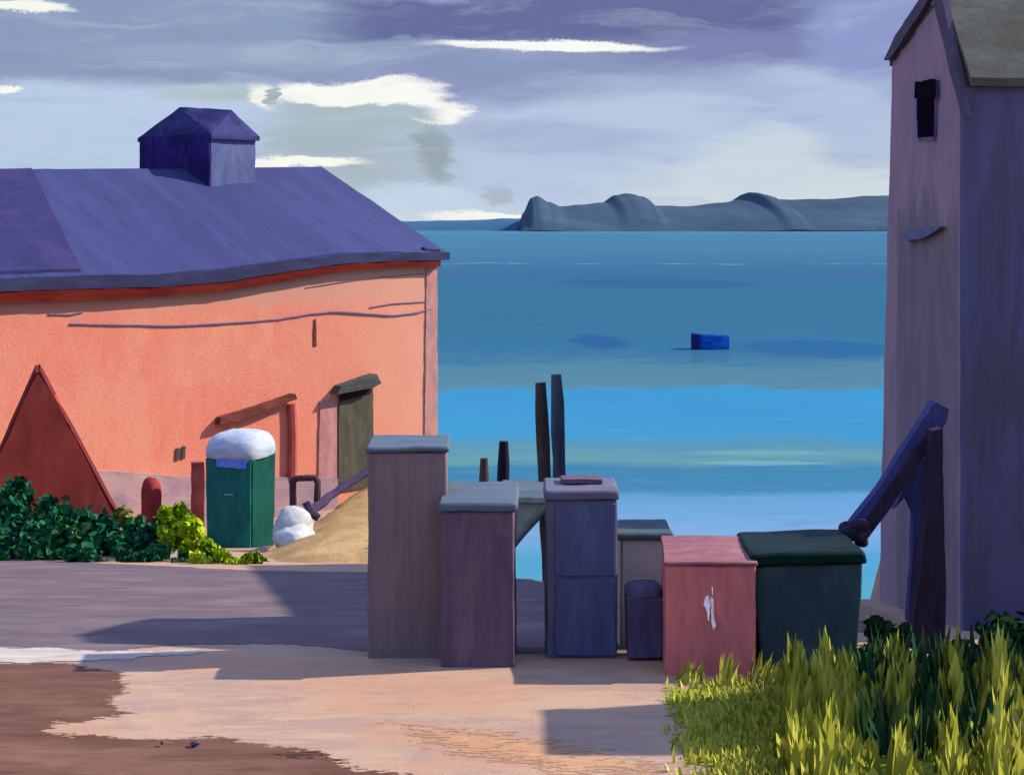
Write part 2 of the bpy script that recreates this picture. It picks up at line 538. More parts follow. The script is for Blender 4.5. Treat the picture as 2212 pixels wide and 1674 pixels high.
# ------------------------------------------------------------------ sea
bm = bmesh.new()
ext = [(-6000, 30), (-6000, 6500), (6000, 6500), (6000, 8)]
vs = [bm.verts.new((a, b, 0.0)) for a, b in ((-6000, 6500), (-6000, 8), (6000, 8), (6000, 6500))]
bm.faces.new(vs)
m, t = newmat('sea_water')
p = t.n('ShaderNodeNewGeometry').outputs['Position']
px_, py_, _ = t.sep(p)
n1 = t.noise(t.v('MULTIPLY', p, (.05, .22, 0)), 1.0, 4, .6, .4)
n2 = t.noise(t.v('MULTIPLY', p, (.35, 1.6, 0)), 1.0, 4, .6, .4)
n3 = t.noise(t.v('MULTIPLY', p, (.008, .02, 0)), 1.0, 4, .6, .4)
row = t.m('DIVIDE', 26310.0, t.m('MAXIMUM', py_, 5.0))            # 1/distance: sandbars crowd together further out
n4 = t.noise(t.v('MULTIPLY', p, (.11, .012, 0)), 1.0, 5, .62, .2)
row0 = row
row = t.m('ADD', row, t.m('MULTIPLY', t.m('SUBTRACT', n4, .5), t.m('MINIMUM', t.m('MULTIPLY', row, .25), 70)))
row = t.m('ADD', row, t.m('MULTIPLY', t.m('SUBTRACT', n2, .5), 22))
row = t.m('ADD', row, t.m('MULTIPLY', t.m('SUBTRACT', n1, .5), t.m('MINIMUM', t.m('MULTIPLY', row, .12), 34)))
WK = 0.47
def wc(*c):
    q = lin(c); return (q[0] * WK * .82, q[1] * WK * .90, q[2] * WK * .80)
stops = [(0, (84, 138, 178)), (14, (92, 146, 186)), (60, (86, 138, 176)), (84, (76, 126, 170)), (112, (70, 116, 164)), (124, (66, 124, 164)), (200, (64, 122, 162)),
         (262, (66, 126, 168)), (288, (76, 132, 168)), (300, (96, 144, 172)), (345, (106, 152, 170)), (352, (74, 168, 226)), (455, (80, 172, 226)), (472, (104, 166, 196)),
         (505, (122, 174, 180)), (520, (78, 146, 188)), (568, (80, 146, 190)), (584, (116, 176, 228)), (660, (150, 188, 236)), (720, (96, 178, 222)), (860, (104, 184, 210))]
c = t.ramp(t.m('DIVIDE', row, 900.0), [(a / 900, wc(*q)) for a, q in stops])
c = t.mix(t.m('MULTIPLY', t.step(n2, .56, .74), .22), c, wc(150, 196, 224))
c = t.mix(t.m('MULTIPLY', t.step(n2, .44, .28), .22), c, wc(44, 96, 150))
c = t.mix(t.m('MULTIPLY', t.step(n3, .5, .7), .25), c, wc(70, 120, 176))
# long pale wave crests far out
for Yw, wd, amt in ((1750, 260, .35), (318, 7, .42)):
    q = t.m('ADD', py_, t.m('MULTIPLY', t.m('SUBTRACT', t.noise(t.v('MULTIPLY', p, (9.0 / Yw, .5 / Yw, 0)), 1.0, 4, .55), .5), Yw * .34))
    q = t.m('DIVIDE', t.m('ABSOLUTE', t.m('SUBTRACT', q, float(Yw))), float(wd))
    c = t.mix(t.m('MULTIPLY', t.step(q, 1.0, .3), t.m('MULTIPLY', t.step(n4, .40, .62), amt)), c, k(lin((150, 186, 214)), .45))
def wpatch(c, px, row_, rx, ry, colr, amt):
    Y = 26310.0 / (row_ - HZ); X = (px - 1106) / F * Y; RX = rx / F * Y; RY = 26310.0 / (row_ - HZ - ry) - Y
    q = t.v('MULTIPLY', t.v('SUBTRACT', p, (X, Y, 0)), (1 / RX, 1 / RY, 0))
    d = t.m('ADD', t.v('LENGTH', q), t.m('MULTIPLY', t.m('SUBTRACT', n2, .5), 1.2))
    return t.mix(t.m('MULTIPLY', t.step(d, 1.25, .75), amt), c, wc(*colr))
c = wpatch(c, 1295, 738, 60, 14, (50, 98, 164), .8)
c = wpatch(c, 1760, 752, 170, 17, (50, 108, 166), .8)
c = wpatch(c, 1640, 1000, 120, 5, (160, 200, 216), .6)
c = wpatch(c, 1420, 612, 210, 10, (52, 104, 152), .6)
c = wpatch(c, 1640, 978, 150, 5, (140, 190, 200), .7)
bn = t.n('ShaderNodeBump'); bn.inputs['Strength'].default_value = .12; bn.inputs['Distance'].default_value = .10
t.link(t.m('ADD', n2, t.m('MULTIPLY', n1, 1.5)), bn.inputs['Height'])
df = t.n('ShaderNodeBsdfDiffuse'); t.link(c, df.inputs[0]); t.link(bn.outputs[0], df.inputs['Normal'])
gl_ = t.n('ShaderNodeBsdfGlossy'); gl_.inputs[0].default_value = (.16, .42, .50, 1); gl_.inputs['Roughness'].default_value = .12; t.link(bn.outputs[0], gl_.inputs['Normal'])
ms = t.n('ShaderNodeMixShader'); ms.inputs[0].default_value = .16
t.link(df.outputs[0], ms.inputs[1]); t.link(gl_.outputs[0], ms.inputs[2])
o_ = t.n('ShaderNodeOutputMaterial'); t.link(ms.outputs[0], o_.inputs[0])
sea = link('water', bm, m); tag(sea, kind='structure')

# ------------------------------------------------------------------ far shore
def hills(name, prof, Y, depth, mat):
    bm = bmesh.new()
    pts = []
    for (a, b), (c2, d) in zip(prof, prof[1:]):
        n = max(1, int((c2 - a) / 3))
        for i in range(n):
            f = i / n; f = f * f * (3 - 2 * f)
            xx = a + (c2 - a) * i / n; yy = b + (d - b) * f
            yy += noise.noise(Vector((xx * .03, Y, 0))) * 1.2
            pts.append((xx, yy))
    prevr = None
    for xx, yy in pts:
        top = W(xx, yy, Y); h = max(4.0, top.z)
        r = []
        for q in range(17):
            a = math.pi * q / 16
            jit = 1 + .08 * noise.noise(Vector((xx * .006, q * .3, Y)))
            r.append(bm.verts.new((top.x, Y - math.cos(a) * depth * jit, max(-3, h * math.sin(a) ** 1.5 - 3 * abs(math.cos(a))))))
        if prevr:
            for i in range(16): bm.faces.new((prevr[i], r[i], r[i + 1], prevr[i + 1]))
        prevr = r
    o = link(name, bm, mat); tag(o, kind='structure'); return o


M['hill'] = paint('slate_hill', [k(lin((84, 108, 134)), .75), k(lin((72, 94, 124)), .75), k(lin((98, 120, 146)), .75)], (160, 200, 30), .95, 1, .0, bstr=0)  # distance haze mixed into the slate blue base colour
M['hill2'] = paint('blue_headland', [k(lin((76, 116, 152)), .75), k(lin((66, 104, 144)), .75)], (160, 200, 30), .95, 1, .0, bstr=0)
hills('hills', [(1120, 488), (1128, 462), (1148, 428), (1160, 424), (1185, 436), (1210, 446), (1250, 443), (1300, 438), (1328, 422), (1352, 418), (1380, 424), (1402, 444), (1480, 446), (1560, 438), (1596, 432), (1618, 416), (1640, 420), (1655, 432), (1800, 430), (1880, 423), (2000, 424), (2500, 420)], 2600, 420, M['hill'])
hills('headland', [(300, 480), (900, 478), (1000, 476), (1110, 472), (1180, 470), (1300, 476), (2500, 474)], 2950, 120, M['hill2'])

# ------------------------------------------------------------------ coral house
hu = Vector((8.79, 8.0, 0)).normalized(); hn = Vector((hu.y, -hu.x, 0))      # along the wall, out of the wall
def wallpt(px, py=None, out=0.0, z=None):
    """point on the front wall plane (moved out by «out») under the picture point"""
    o = Vector((-10.72, 34, 0)) + hn * out
    kk = (px - 1106) / F; sl = hu.x / hu.y
    Y = (o.x - sl * o.y) / (kk - sl)
    q = W(px, py if py is not None else HZ, Y)
    if z is not None: q.z = z
    return q

house = thing('harbour_house', 'long coral walled house with blue hipped roof and dark cupola beside the water', 'house', (-6.5, 38.0, 0.5))
m, t = newmat('coral_wall'); M['coral'] = m
p = t.n('ShaderNodeTexCoord').outputs['Object']
s1 = t.noise(t.v('MULTIPLY', p, (.8, .8, .5)), 1.0, 4, .6, .4)
s2 = t.noise(p, 9, 4, .7); g = t.noise(p, 24, 3, .75); g2 = t.noise(t.v('MULTIPLY', p, (1, 1, .4)), 3.0, 4, .65)
cc = lambda *q: k(lin(q), WALLK)
c = t.mix(t.step(s1, .40, .62), cc(240, 140, 116), cc(242, 156, 128))
c = t.mix(t.m('MULTIPLY', t.step(g, .46, .66), .45), c, cc(250, 176, 142))
c = t.mix(t.m('MULTIPLY', t.step(g, .50, .34), .35), c, cc(222, 108, 92))
c = t.mix(t.m('MULTIPLY', t.step(s2, .64, .76), .35), c, cc(190, 96, 80))
c = t.mix(t.m('MULTIPLY', t.step(g2, .5, .7), .25), c, cc(232, 112, 96))
zz = t.sep(p)[2]
# pale weathered plaster under the eaves, where the coral wash has worn off
wear = t.m('MULTIPLY', t.step(t.m('ADD', zz, t.m('MULTIPLY', t.m('SUBTRACT', g2, .5), 1.1)), 4.95, 5.35), .7)
c = t.mix(wear, c, cc(214, 160, 140))
alw = t.n('ShaderNodeVectorMath', operation='DOT_PRODUCT'); t.link(p, alw.inputs[0]); alw.inputs[1].default_value = hu
c = t.mix(t.m('MULTIPLY', t.step(t.m('ADD', alw.outputs['Value'], t.m('MULTIPLY', g2, 2.0)), 2.0, 6.5), .55), c, cc(246, 172, 140))
finish(t, c, .95, g, .4, .02, .1)
top = [(-160, 668), (0, 655), (200, 648), (330, 640), (480, 622), (600, 600), (740, 578), (850, 572), (945, 570)]
bm = bmesh.new()
prevc = None
for px, py in [(a, b) for a, b in top]:
    a = wallpt(px, py); 
    colv = [bm.verts.new((a.x, a.y, a.z + (0.1 - a.z) * i / 12 + (0 if i else .25))) for i in range(13)]
    if prevc:
        for i in range(12): bm.faces.new((prevc[i], colv[i], colv[i + 1], prevc[i + 1]))
    prevc = colv
gm = bmesh.new()
ea = wallpt(945, 570); wl = wallpt(-160, 668)
back = -hn * 8.0
# right end and back walls
for a, b in ((ea, ea + back), (ea + back, wl + back), (wl + back, wl)):
    vs = [bm.verts.new((a.x, a.y, .1)), bm.verts.new((b.x, b.y, .1)), bm.verts.new((b.x, b.y, 6.4)), bm.verts.new((a.x, a.y, 6.4))]
    bm.faces.new(vs)
link('wall', bm, M['coral'], house, .012, 2)
# plinth
M['plinth'] = paint('grey_pink_plinth', [cc(206, 156, 152), cc(186, 146, 150), cc(222, 172, 160)], (.5, .5, .2), .95, 1, .08)
def strip(name, line, thick_px, out, depth, mat, wob=.012, res=0.25):
    """band along the wall: line of (px, py_top), height in px"""
    bm = bmesh.new()
    prev = None
    for px, py in line:
        th = thick_px(px) if callable(thick_px) else thick_px
        q = [wallpt(px, py + th, out), wallpt(px, py + th, out - depth), wallpt(px, py, out - depth), wallpt(px, py, out)]
        # keep the band straight through the wall
        q[1] = q[0] - hn * depth; q[2] = q[3] - hn * depth
        r = [bm.verts.new(v) for v in q]
        if prev:
            for i in range(4): bm.faces.new((prev[i], r[i], r[(i + 1) % 4], prev[(i + 1) % 4]))
        else: bm.faces.new(r)
        prev = r
    bm.faces.new(list(reversed(prev)))
    densify(bm, res)
    return link(name, bm, mat, house, wob, 2.5)
strip('plinth', [(-160, 1012), (230, 1016), (400, 1030), (700, 1032), (730, 1034)], 170, .10, .16, M['plinth'])
M['fascia'] = paint('red_brown_board', [cc(176, 74, 48), cc(150, 54, 44), cc(192, 92, 58)], (1.2, 1.2, .08), .8, 1, .05)
fl = [(-160, 632), (0, 622), (200, 616), (330, 610), (480, 598), (600, 580), (740, 562), (850, 560), (952, 560)]
strip('fascia', fl, lambda q: 32 if q < 500 else max(16, 34 - (q - 500) * .04), .185, .20, M['fascia'])
M['gutter'] = paint('dark_slate_gutter', [k(lin((72, 74, 112)), .5), k(lin((62, 62, 98)), .5)], (1.2, 1.2, .2), .6)
gl = [(-160, 606), (0, 603), (200, 596), (330, 594), (480, 583), (600, 566), (740, 549), (850, 546), (972, 545)]
strip('gutter', gl, lambda q: 27 if q < 500 else max(17, 27 - (q - 500) * .025), .20, .13, M['gutter'], .015)
# roof
ridge0 = wallpt(-160, 400) - hn * 4.0
def ridgept(px, py):
    o = Vector((-10.72, 34, 0)) - hn * 4.0
    kk = (px - 1106) / F; sl = hu.x / hu.y
    Y = (o.x - sl * o.y) / (kk - sl)
    return W(px, py, Y)
def rgrid(name, eave, ridge, mat, nv=10, wob=.02, lift=0.0, parent=None):
    bm = bmesh.new(); uvl = None
    g = []
    for e, r in zip(eave, ridge):
        g.append([bm.verts.new(e.lerp(r, j / nv) + Vector((0, 0, lift))) for j in range(nv + 1)])
    for a, b in zip(g, g[1:]):
        for j in range(nv): bm.faces.new((a[j], b[j], b[j + 1], a[j + 1]))
    lower = bmesh.ops.extrude_face_region(bm, geom=bm.faces[:])
    for v in lower['geom']:
        if isinstance(v, bmesh.types.BMVert): v.co.z -= .10
    return link(name, bm, mat, parent or house, wob, 1.2)
def lerpline(line, n):
    out = []
    for i in range(n + 1):
        f = i / n * (len(line) - 1); a = min(int(f), len(line) - 2); out.append(line[a].lerp(line[a + 1], f - a))
    return out
rk = lambda *c: tuple(a * b for a, b in zip(lin(c), (.31, .32, .35)))
m, t = newmat('blue_roof'); M['roof'] = m
p = t.n('ShaderNodeTexCoord').outputs['Object']
# streaks run down the slope: coordinates along and across the roof
al = t.n('ShaderNodeVectorMath', operation='DOT_PRODUCT'); t.link(p, al.inputs[0]); al.inputs[1].default_value = hu
ac = t.sep(p)[2]
q = t.comb(t.m('ADD', t.m('MULTIPLY', al.outputs['Value'], 1.6), t.m('MULTIPLY', ac, .5)), t.m('MULTIPLY', ac, .5))
s1 = t.noise(q, 1.0, 3, .6, .3); s2 = t.noise(q, 3.5, 3, .6, .2); s3 = t.noise(p, .35, 2); g = t.noise(p, 40, 2)
c = t.mix(t.step(s1, .4, .62), rk(76, 84, 142), rk(86, 92, 152))
c = t.mix(t.m('MULTIPLY', t.step(s2, .46, .30), .6), c, rk(64, 66, 122))
c = t.mix(t.m('MULTIPLY', t.step(s3, .48, .62), .5), c, rk(84, 80, 144))
c = t.mix(t.m('MULTIPLY', t.step(g, .5, .75), .25), c, rk(110, 116, 170))
finish(t, c, .8, s2, .3, .03, .15)
eave = [wallpt(px, py, .19) for px, py in [(-160, 604), (0, 601), (200, 594), (330, 592), (480, 580), (600, 563), (740, 546), (850, 543), (972, 550)]]
ridge = [ridgept(px, py) for px, py in [(-160, 368), (0, 366), (300, 365), (695, 361)]]
rd = lerpline(ridge, 32)
rgrid('roof', lerpline(eave, 32), rd, M['roof'])
# hip end and back slope (turned away from the view)
er = eave[-1]; bk = er - hn * 8.9; bl = eave[0] - hn * 8.9
rgrid('roof_hip', lerpline([er, bk], 10), lerpline([ridge[-1], ridge[-1] + Vector((.01, .01, 0))], 10), M['roof'], wob=0)
rgrid('roof_rear', lerpline([bk, bl], 16), lerpline([ridge[-1], ridge[0]], 16), M['roof'], wob=0)
# older purple roof covering at the left end
M['roof2'] = paint('purple_roof', [rk(82, 80, 134), rk(76, 72, 126), rk(92, 82, 138)], (.5, .5, .3), .8, 1, .05)
rgrid('roof_patch', lerpline([eave[0].lerp(ridge[0], .03), eave[1].lerp(eave[2], .9).lerp(ridge[1], .03)], 10),
      lerpline([ridge[0].lerp(eave[0], .02), ridge[1].lerp(ridge[2], .22).lerp(eave[1], .02)], 10), M['roof2'], lift=.07)
# little finial knob at the hip corner
bm = box(*(wallpt(925, 520, -.1)[:2]), 6.6, .55, .4, .34, .74, .8, .1)
link('roof_finial', bm, M['roof'], house, .05, 3, .04)
# cupola
cupC, cupR, cupL = W(455, 390, 41.0), W(552, 366, 42.1), W(305, 362, 42.6)
zb, ztop = 8.1, 7.5 + (488 - 287) / F * 41.0
cb = [Vector((q.x, q.y, zb)) for q in (cupL, cupC, cupR)]; cb.append(cb[0] + cb[2] - cb[1])
cen = (cb[0] + cb[2]) / 2
M['cup'] = paint('blue_grey_cupola', [k(lin((112, 118, 170)), .62), k(lin((100, 104, 158)), .62), k(lin((124, 126, 172)), .62)], (.3, .3, .6), .8, 1, .06)
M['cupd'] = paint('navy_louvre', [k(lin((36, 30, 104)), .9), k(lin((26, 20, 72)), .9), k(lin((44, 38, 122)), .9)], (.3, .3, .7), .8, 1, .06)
bm = hexa(cb, [Vector((q.x, q.y, ztop)) for q in cb], .15)
cup = link('cupola', bm, M['cup'], house, .02, 2.5, .02)
# panel over the left face, its shade painted in as dark navy
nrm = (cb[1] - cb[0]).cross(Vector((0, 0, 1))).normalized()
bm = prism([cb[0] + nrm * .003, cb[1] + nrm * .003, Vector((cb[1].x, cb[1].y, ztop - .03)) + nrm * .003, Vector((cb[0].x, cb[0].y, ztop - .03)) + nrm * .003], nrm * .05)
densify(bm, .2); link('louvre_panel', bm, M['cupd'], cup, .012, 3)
bm = bmesh.new()
ev = [cen + (Vector((q.x, q.y, 0)) - Vector((cen.x, cen.y, 0))) * 1.07 for q in cb]
for q in ev: q.z = ztop - .05
pk1 = W(388, 232, 42.2); pk2 = W(500, 238, 42.0)
fascia = [Vector((q.x, q.y, ztop - .16)) for q in ev]
vv = [bm.verts.new(q) for q in ev]; ff = [bm.verts.new(q) for q in fascia]; p1 = bm.verts.new(pk1); p2 = bm.verts.new(pk2)
bm.faces.new((vv[0], vv[1], p1)); bm.faces.new((vv[1], p2, p1)); bm.faces.new((vv[1], vv[2], p2)); bm.faces.new((vv[2], vv[3], p2)); bm.faces.new((vv[3], p1, p2)); bm.faces.new((vv[3], vv[0], p1))
for i in range(4): bm.faces.new((ff[i], ff[(i + 1) % 4], vv[(i + 1) % 4], vv[i]))
bm.faces.new(list(reversed(ff)))
densify(bm, .25)
M['cuproof'] = paint('indigo_cupola_roof', [k(lin((70, 66, 134)), .55), k(lin((56, 52, 118)), .55), k(lin((92, 92, 156)), .55)], (.4, .4, .3), .8, 1, .06)
link('cupola_roof', bm, M['cuproof'], cup, .02, 2.5)

# doorway with its hood
M['door'] = paint('olive_door', [k(lin((92, 90, 76)), .75), k(lin((80, 76, 66)), .75), k(lin((104, 102, 90)), .75)], (.2, .2, .8), .85, 1, .05)
def wquad(pts, out, depth, name, mat, parent=house, wob=.012, L=.15):
    q = [wallpt(a, b, out) for a, b in pts]
    bm = prism(q, -hn * depth); densify(bm, L)
    return link(name, bm, mat, parent, wob, 4)
dr = wquad([(731, 1062), (808, 1050), (806, 835), (733, 846)], .05, .10, 'door', M['door'])
M['dkred'] = paint('dark_red_lintel', [k(lin((70, 30, 30)), .7), k(lin((52, 26, 28)), .7)], (.3, .3, .1), .85)
wquad([(736, 868), (803, 848), (802, 834), (736, 846)], .075, .06, 'lintel', M['dkred'], dr)  # shade of the recess over the door, painted as a dark band
M['hood'] = paint('grey_olive_hood', [k(lin((98, 100, 92)), .55), k(lin((80, 80, 76)), .55)], (.5, .5, .06), .85)
wquad([(728, 852), (738, 834), (815, 808), (824, 828), (806, 838)], .30, .34, 'door_hood', M['hood'])
M['pil'] = paint('mauve_pilaster', [cc(204, 142, 136), cc(186, 130, 134), cc(216, 150, 138)], (.2, .2, .5), .95, 1, .12)
wquad([(688, 1032), (728, 1032), (728, 868), (692, 866)], .035, .06, 'pilaster', M['pil'])
M['brown'] = paint('brown_timber', [k(lin((118, 62, 56)), .6), k(lin((96, 52, 48)), .6), k(lin((138, 80, 66)), .6)], (.6, .6, .1), .85)
wquad([(474, 918), (478, 902), (560, 878), (638, 851), (642, 862), (570, 890), (520, 908)], .22, .26, 'awning', M['brown'])
M['pipe'] = paint('rose_drainpipe', [cc(206, 104, 92), cc(188, 92, 86)], (.2, .2, .6), .9)
bm = tube([wallpt(630, 872, .06), wallpt(632, 940, .06), wallpt(631, 1030, .06)], .11, 8); link('drainpipe', bm, M['pipe'], house, .015, 3)
M['corner'] = paint('mauve_corner_board', [cc(214, 148, 130), cc(188, 140, 140), cc(224, 152, 126)], (.2, .2, .7), .95, 1, .12)
wquad([(916, 1060), (944, 1060), (944, 575), (922, 577)], .03, .05, 'corner_board', M['corner'])
M['cable'] = paint('mauve_cable', [cc(150, 120, 146), cc(138, 112, 140)], (.3, .3, .3), .9)
for line, rr in (([(152, 700), (260, 702), (380, 704), (500, 698), (600, 690), (660, 680), (720, 673), (790, 678), (850, 682), (900, 676), (930, 668)], .030),
                 ([(105, 679), (150, 680), (180, 674)], .022), ([(800, 664), (850, 656), (925, 652)], .018), ([(660, 622), (760, 606), (860, 596), (930, 590)], .012)):
    rr *= .75; pts = lerpline([wallpt(a, b, .02) for a, b in line], len(line) * 4)
    link('cable', tube(pts, [rr * (1 + .3 * noise.noise(q * 3)) for q in pts], 6), M['cable'], house, .006, 6)
for (a, b) in ((384, 980), (397, 976)):
    wquad([(a - 4, b + 14), (a + 3, b + 14), (a + 5, b - 12), (a - 2, b - 12)], .04, .05, 'wall_vent', M['hood'], L=.1)
wquad([(677, 748), (684, 748), (683, 690), (679, 690)], .02, .03, 'wall_crack_strap', M['brown'], L=.1)

# ------------------------------------------------------------------ gable shadow on the coral wall, built as a dark red solid
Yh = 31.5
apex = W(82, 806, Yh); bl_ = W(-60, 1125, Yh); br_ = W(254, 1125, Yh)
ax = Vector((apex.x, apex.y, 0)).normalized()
shade_shape = thing('pointed_hut', 'dark red pointed hut at the left edge, standing against the coral wall', 'hut', (apex.x, Yh, br_.z))
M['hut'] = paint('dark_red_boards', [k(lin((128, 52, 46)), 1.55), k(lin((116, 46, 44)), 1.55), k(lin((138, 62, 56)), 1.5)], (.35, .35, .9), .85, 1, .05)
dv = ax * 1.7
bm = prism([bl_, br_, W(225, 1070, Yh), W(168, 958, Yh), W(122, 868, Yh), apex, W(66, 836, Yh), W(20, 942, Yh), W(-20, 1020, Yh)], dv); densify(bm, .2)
link('front_wall', bm, M['hut'], shade_shape, .02, 3)
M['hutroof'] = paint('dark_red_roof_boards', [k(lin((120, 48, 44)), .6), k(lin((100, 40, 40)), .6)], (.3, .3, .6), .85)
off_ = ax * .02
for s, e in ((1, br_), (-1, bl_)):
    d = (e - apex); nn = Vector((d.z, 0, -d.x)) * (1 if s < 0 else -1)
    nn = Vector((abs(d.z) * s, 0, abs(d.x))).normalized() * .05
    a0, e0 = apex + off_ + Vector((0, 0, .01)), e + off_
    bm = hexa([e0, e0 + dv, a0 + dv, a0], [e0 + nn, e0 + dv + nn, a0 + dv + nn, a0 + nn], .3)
    link('roof_side', bm, M['hutroof'], shade_shape, .012, 3)

# ------------------------------------------------------------------ portable toilet
Yt = 31.0
ca = W(440, 1185, Yt); tx = (W(518, 0, Yt).x)
tz = W(0, 1186, Yt).z
to = thing('portable_toilet', 'green portable toilet with a white domed roof in front of the coral wall', 'portable toilet', (tx, Yt + .5, tz))
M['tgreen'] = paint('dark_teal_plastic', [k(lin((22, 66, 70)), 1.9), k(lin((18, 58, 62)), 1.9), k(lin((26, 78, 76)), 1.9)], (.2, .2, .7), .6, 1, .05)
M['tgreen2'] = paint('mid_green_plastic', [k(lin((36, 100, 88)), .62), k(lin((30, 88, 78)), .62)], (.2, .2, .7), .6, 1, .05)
M['twhite'] = paint('white_plastic', [k(lin((222, 230, 240)), .5), k(lin((196, 208, 226)), .5), k(lin((244, 246, 250)), .5)], (.3, .3, .1), .5, 1, .06, bstr=.6)
# rotated so the front faces us and the sunlit right side shows
FL = W(443, 0, Yt); FR = W(546, 0, Yt - .25); SR = W(596, 0, Yt + .85)
tb = [Vector((q.x, q.y, tz - .1)) for q in (FL, FR, SR)]; tb.append(tb[0] + tb[2] - tb[1])
zt = W(0, 990, Yt).z
tcn = (tb[0] + tb[2]) / 2
bot = [tcn + (q - tcn) * .95 for q in tb]
for q in bot: q.z = tz - .1
bm = hexa(bot, [Vector((q.x, q.y, zt)) for q in tb], .12)
cab = link('cabin', bm, M['tgreen2'], to, .015, 3, .03)
fn = (tb[1] - tb[0]).cross(Vector((0, 0, 1))).normalized()
A, B = bot[0].lerp(bot[1], .03) , bot[0].lerp(bot[1], .97); A.z = B.z = tz
C_, D_ = tb[0].lerp(tb[1], .97), tb[0].lerp(tb[1], .03); C_ = Vector((C_.x, C_.y, zt - .02)); D_ = Vector((D_.x, D_.y, zt - .02))
bm = prism([A + fn * .002, B + fn * .002, C_ + fn * .002, D_ + fn * .002], fn * .035); densify(bm, .15)
door = link('door', bm, M['tgreen'], to, .010, 4)
M['handle'] = paint('pale_handle', [k(lin((120, 160, 160)), .8)], (.1, .1, .1), .6)
hp = A.lerp(B, .52).lerp(D_.lerp(C_, .52), .62) + fn * .04
ud = (tb[1] - tb[0]).normalized()
link('handle', tube([hp - ud * .09, hp + ud * .09], .014, 6), M['handle'], door)
M['tband'] = paint('blue_vent_band', [k(lin((92, 110, 178)), 1.2), k(lin((72, 96, 160)), 1.2)], (.2, .2, .1), .6)
A2, B2 = D_.lerp(C_, .25), D_.lerp(C_, .92)
bm = prism([Vector((A2.x, A2.y, zt - .14)) + fn * .042, Vector((B2.x, B2.y, zt - .16)) + fn * .042, Vector((B2.x, B2.y, zt + .02)) + fn * .042, Vector((A2.x, A2.y, zt + .02)) + fn * .042], fn * .02); densify(bm, .08)
link('vent_band', bm, M['tband'], to, .012, 8)
# domed roof with a down-turned lip
bm = bmesh.new()
rings = []
zr = W(0, 992, Yt).z; hgt = W(0, 934, Yt).z - zr
for f, s in ((.02, 1.10), (0.16, 1.16), (.42, 1.14), (.66, 1.04), (.84, .90), (.95, .66), (1.0, .3)):
    ring = []
    for i in range(32):
        a = 2 * math.pi * i / 32
        e = 4.0
        u = math.copysign(abs(math.cos(a)) ** (2 / e), math.cos(a)); v = math.copysign(abs(math.sin(a)) ** (2 / e), math.sin(a))
        c0 = tcn + ((tb[1] - tb[0]) * .5 * u + (tb[3] - tb[0]) * .5 * v) * s
        ring.append(bm.verts.new((c0.x, c0.y, zr + hgt * f)))
    rings.append(ring)
for a, b in zip(rings, rings[1:]):
    for i in range(32): bm.faces.new((a[i], a[(i + 1) % 32], b[(i + 1) % 32], b[i]))
bm.faces.new(rings[-1]); bm.faces.new(list(reversed(rings[0])))
link('roof', bm, M['twhite'], to, .02, 3.5)

# ------------------------------------------------------------------ sand heap, tarpaulin heap, hoop and ramp rail
M['heap'] = paint('tan_sand', [lit(196, 166, 120), lit(208, 180, 136), lit(222, 196, 152)], (.25, .9, .5), .95, 1, .05)
def ramp_z(Y): return gz(0, 25.6) + .02 + (1.10 - gz(0, 25.6)) * (Y - 25.6) / (39.6 - 25.6)
bm = bmesh.new(); g = []
for j in range(41):
    Y = 25.2 + (39.6 - 25.2) * j / 40; zz = ramp_z(Y)
    row = HZ + (CAMZ - zz) / Y * F
    pl = 566 + (1203 - row) / 163 * 224 + noise.noise(Vector((0, Y * .9, 4))) * 5
    xl_ = (pl - 1106) / F * Y; xr_ = (900 + (Y - 25) * 1.5 - 1106) / F * Y
    sag = -.12 if j == 0 else 0
    rr = [bm.verts.new((xl_ - .55, Y, gz(0, Y) - .05))]
    for i in range(13):
        f = i / 12
        rr.append(bm.verts.new((xl_ + (xr_ - xl_) * f, Y, zz + sag - .10 * (1 - f) ** 6 + .10 * math.sin(f * 3.1) + noise.noise(Vector((f * 6, Y * 1.2, 8))) * .05)))
    rr.append(bm.verts.new((xr_ + .2, Y, gz(0, Y) - .3)))
    g.append(rr)
for a_, b_ in zip(g, g[1:]):
    for i in range(14): bm.faces.new((a_[i], a_[i + 1], b_[i + 1], b_[i]))
o = link('sand_ramp', bm, M['heap'], None, base=(-3.2, 30, gz(0, 30)), fixn=False); tag(o, 'pale tan sand ramp leading up to the olive door of the coral house', 'sand ramp')

M['tarp'] = paint('white_tarpaulin', [k(lin((206, 206, 204)), .62), k(lin((178, 180, 180)), .62), k(lin((226, 226, 222)), .6)], (.25, .25, .15), .8, 1, .06, bstr=.7)
tz0 = W(0, 1168, 29.5).z
tx0 = W(640, 0, 29.5).x
o = thing('tarpaulin_heap', 'small white tarpaulin covered heap beside the portable toilet', 'covered heap', (tx0, 29.5, tz0))
for nm, cx, cz, rx, ry, rz in (('cover', tx0 - .06, tz0 + .22, .36, .4, .40), ('cover_fold', tx0 + .02, tz0 + .10, .37, .45, .26)):
    bm = bmesh.new(); bmesh.ops.create_icosphere(bm, subdivisions=4, radius=1)
    yo = 0 if nm == 'cover' else -.3
    for v in bm.verts: v.co = Vector((cx + v.co.x * rx, 29.5 + yo + v.co.y * ry, cz + v.co.z * rz))
    link(nm, bm, M['tarp'], o, .05, 4)
M['iron'] = paint('dark_brown_iron', [k(lin((72, 50, 52)), 1.2), k(lin((58, 40, 46)), 1.2)], (.1, .1, .3), .7)
pts = [W(634, 1092, 30.2), W(632, 1040, 30.2), W(640, 1034, 30.2), W(680, 1033, 30.2), W(686, 1042, 30.2), W(685, 1090, 30.2)]
bm = tube(lerpline(pts, 30), .065, 8); o = link('hoop_rail', bm, M['iron'], None, .02, 4, base=W(658, 1092, 30.2))
tag(o, 'dark brown hoop rail standing between the white heap and the doorway', 'rail')
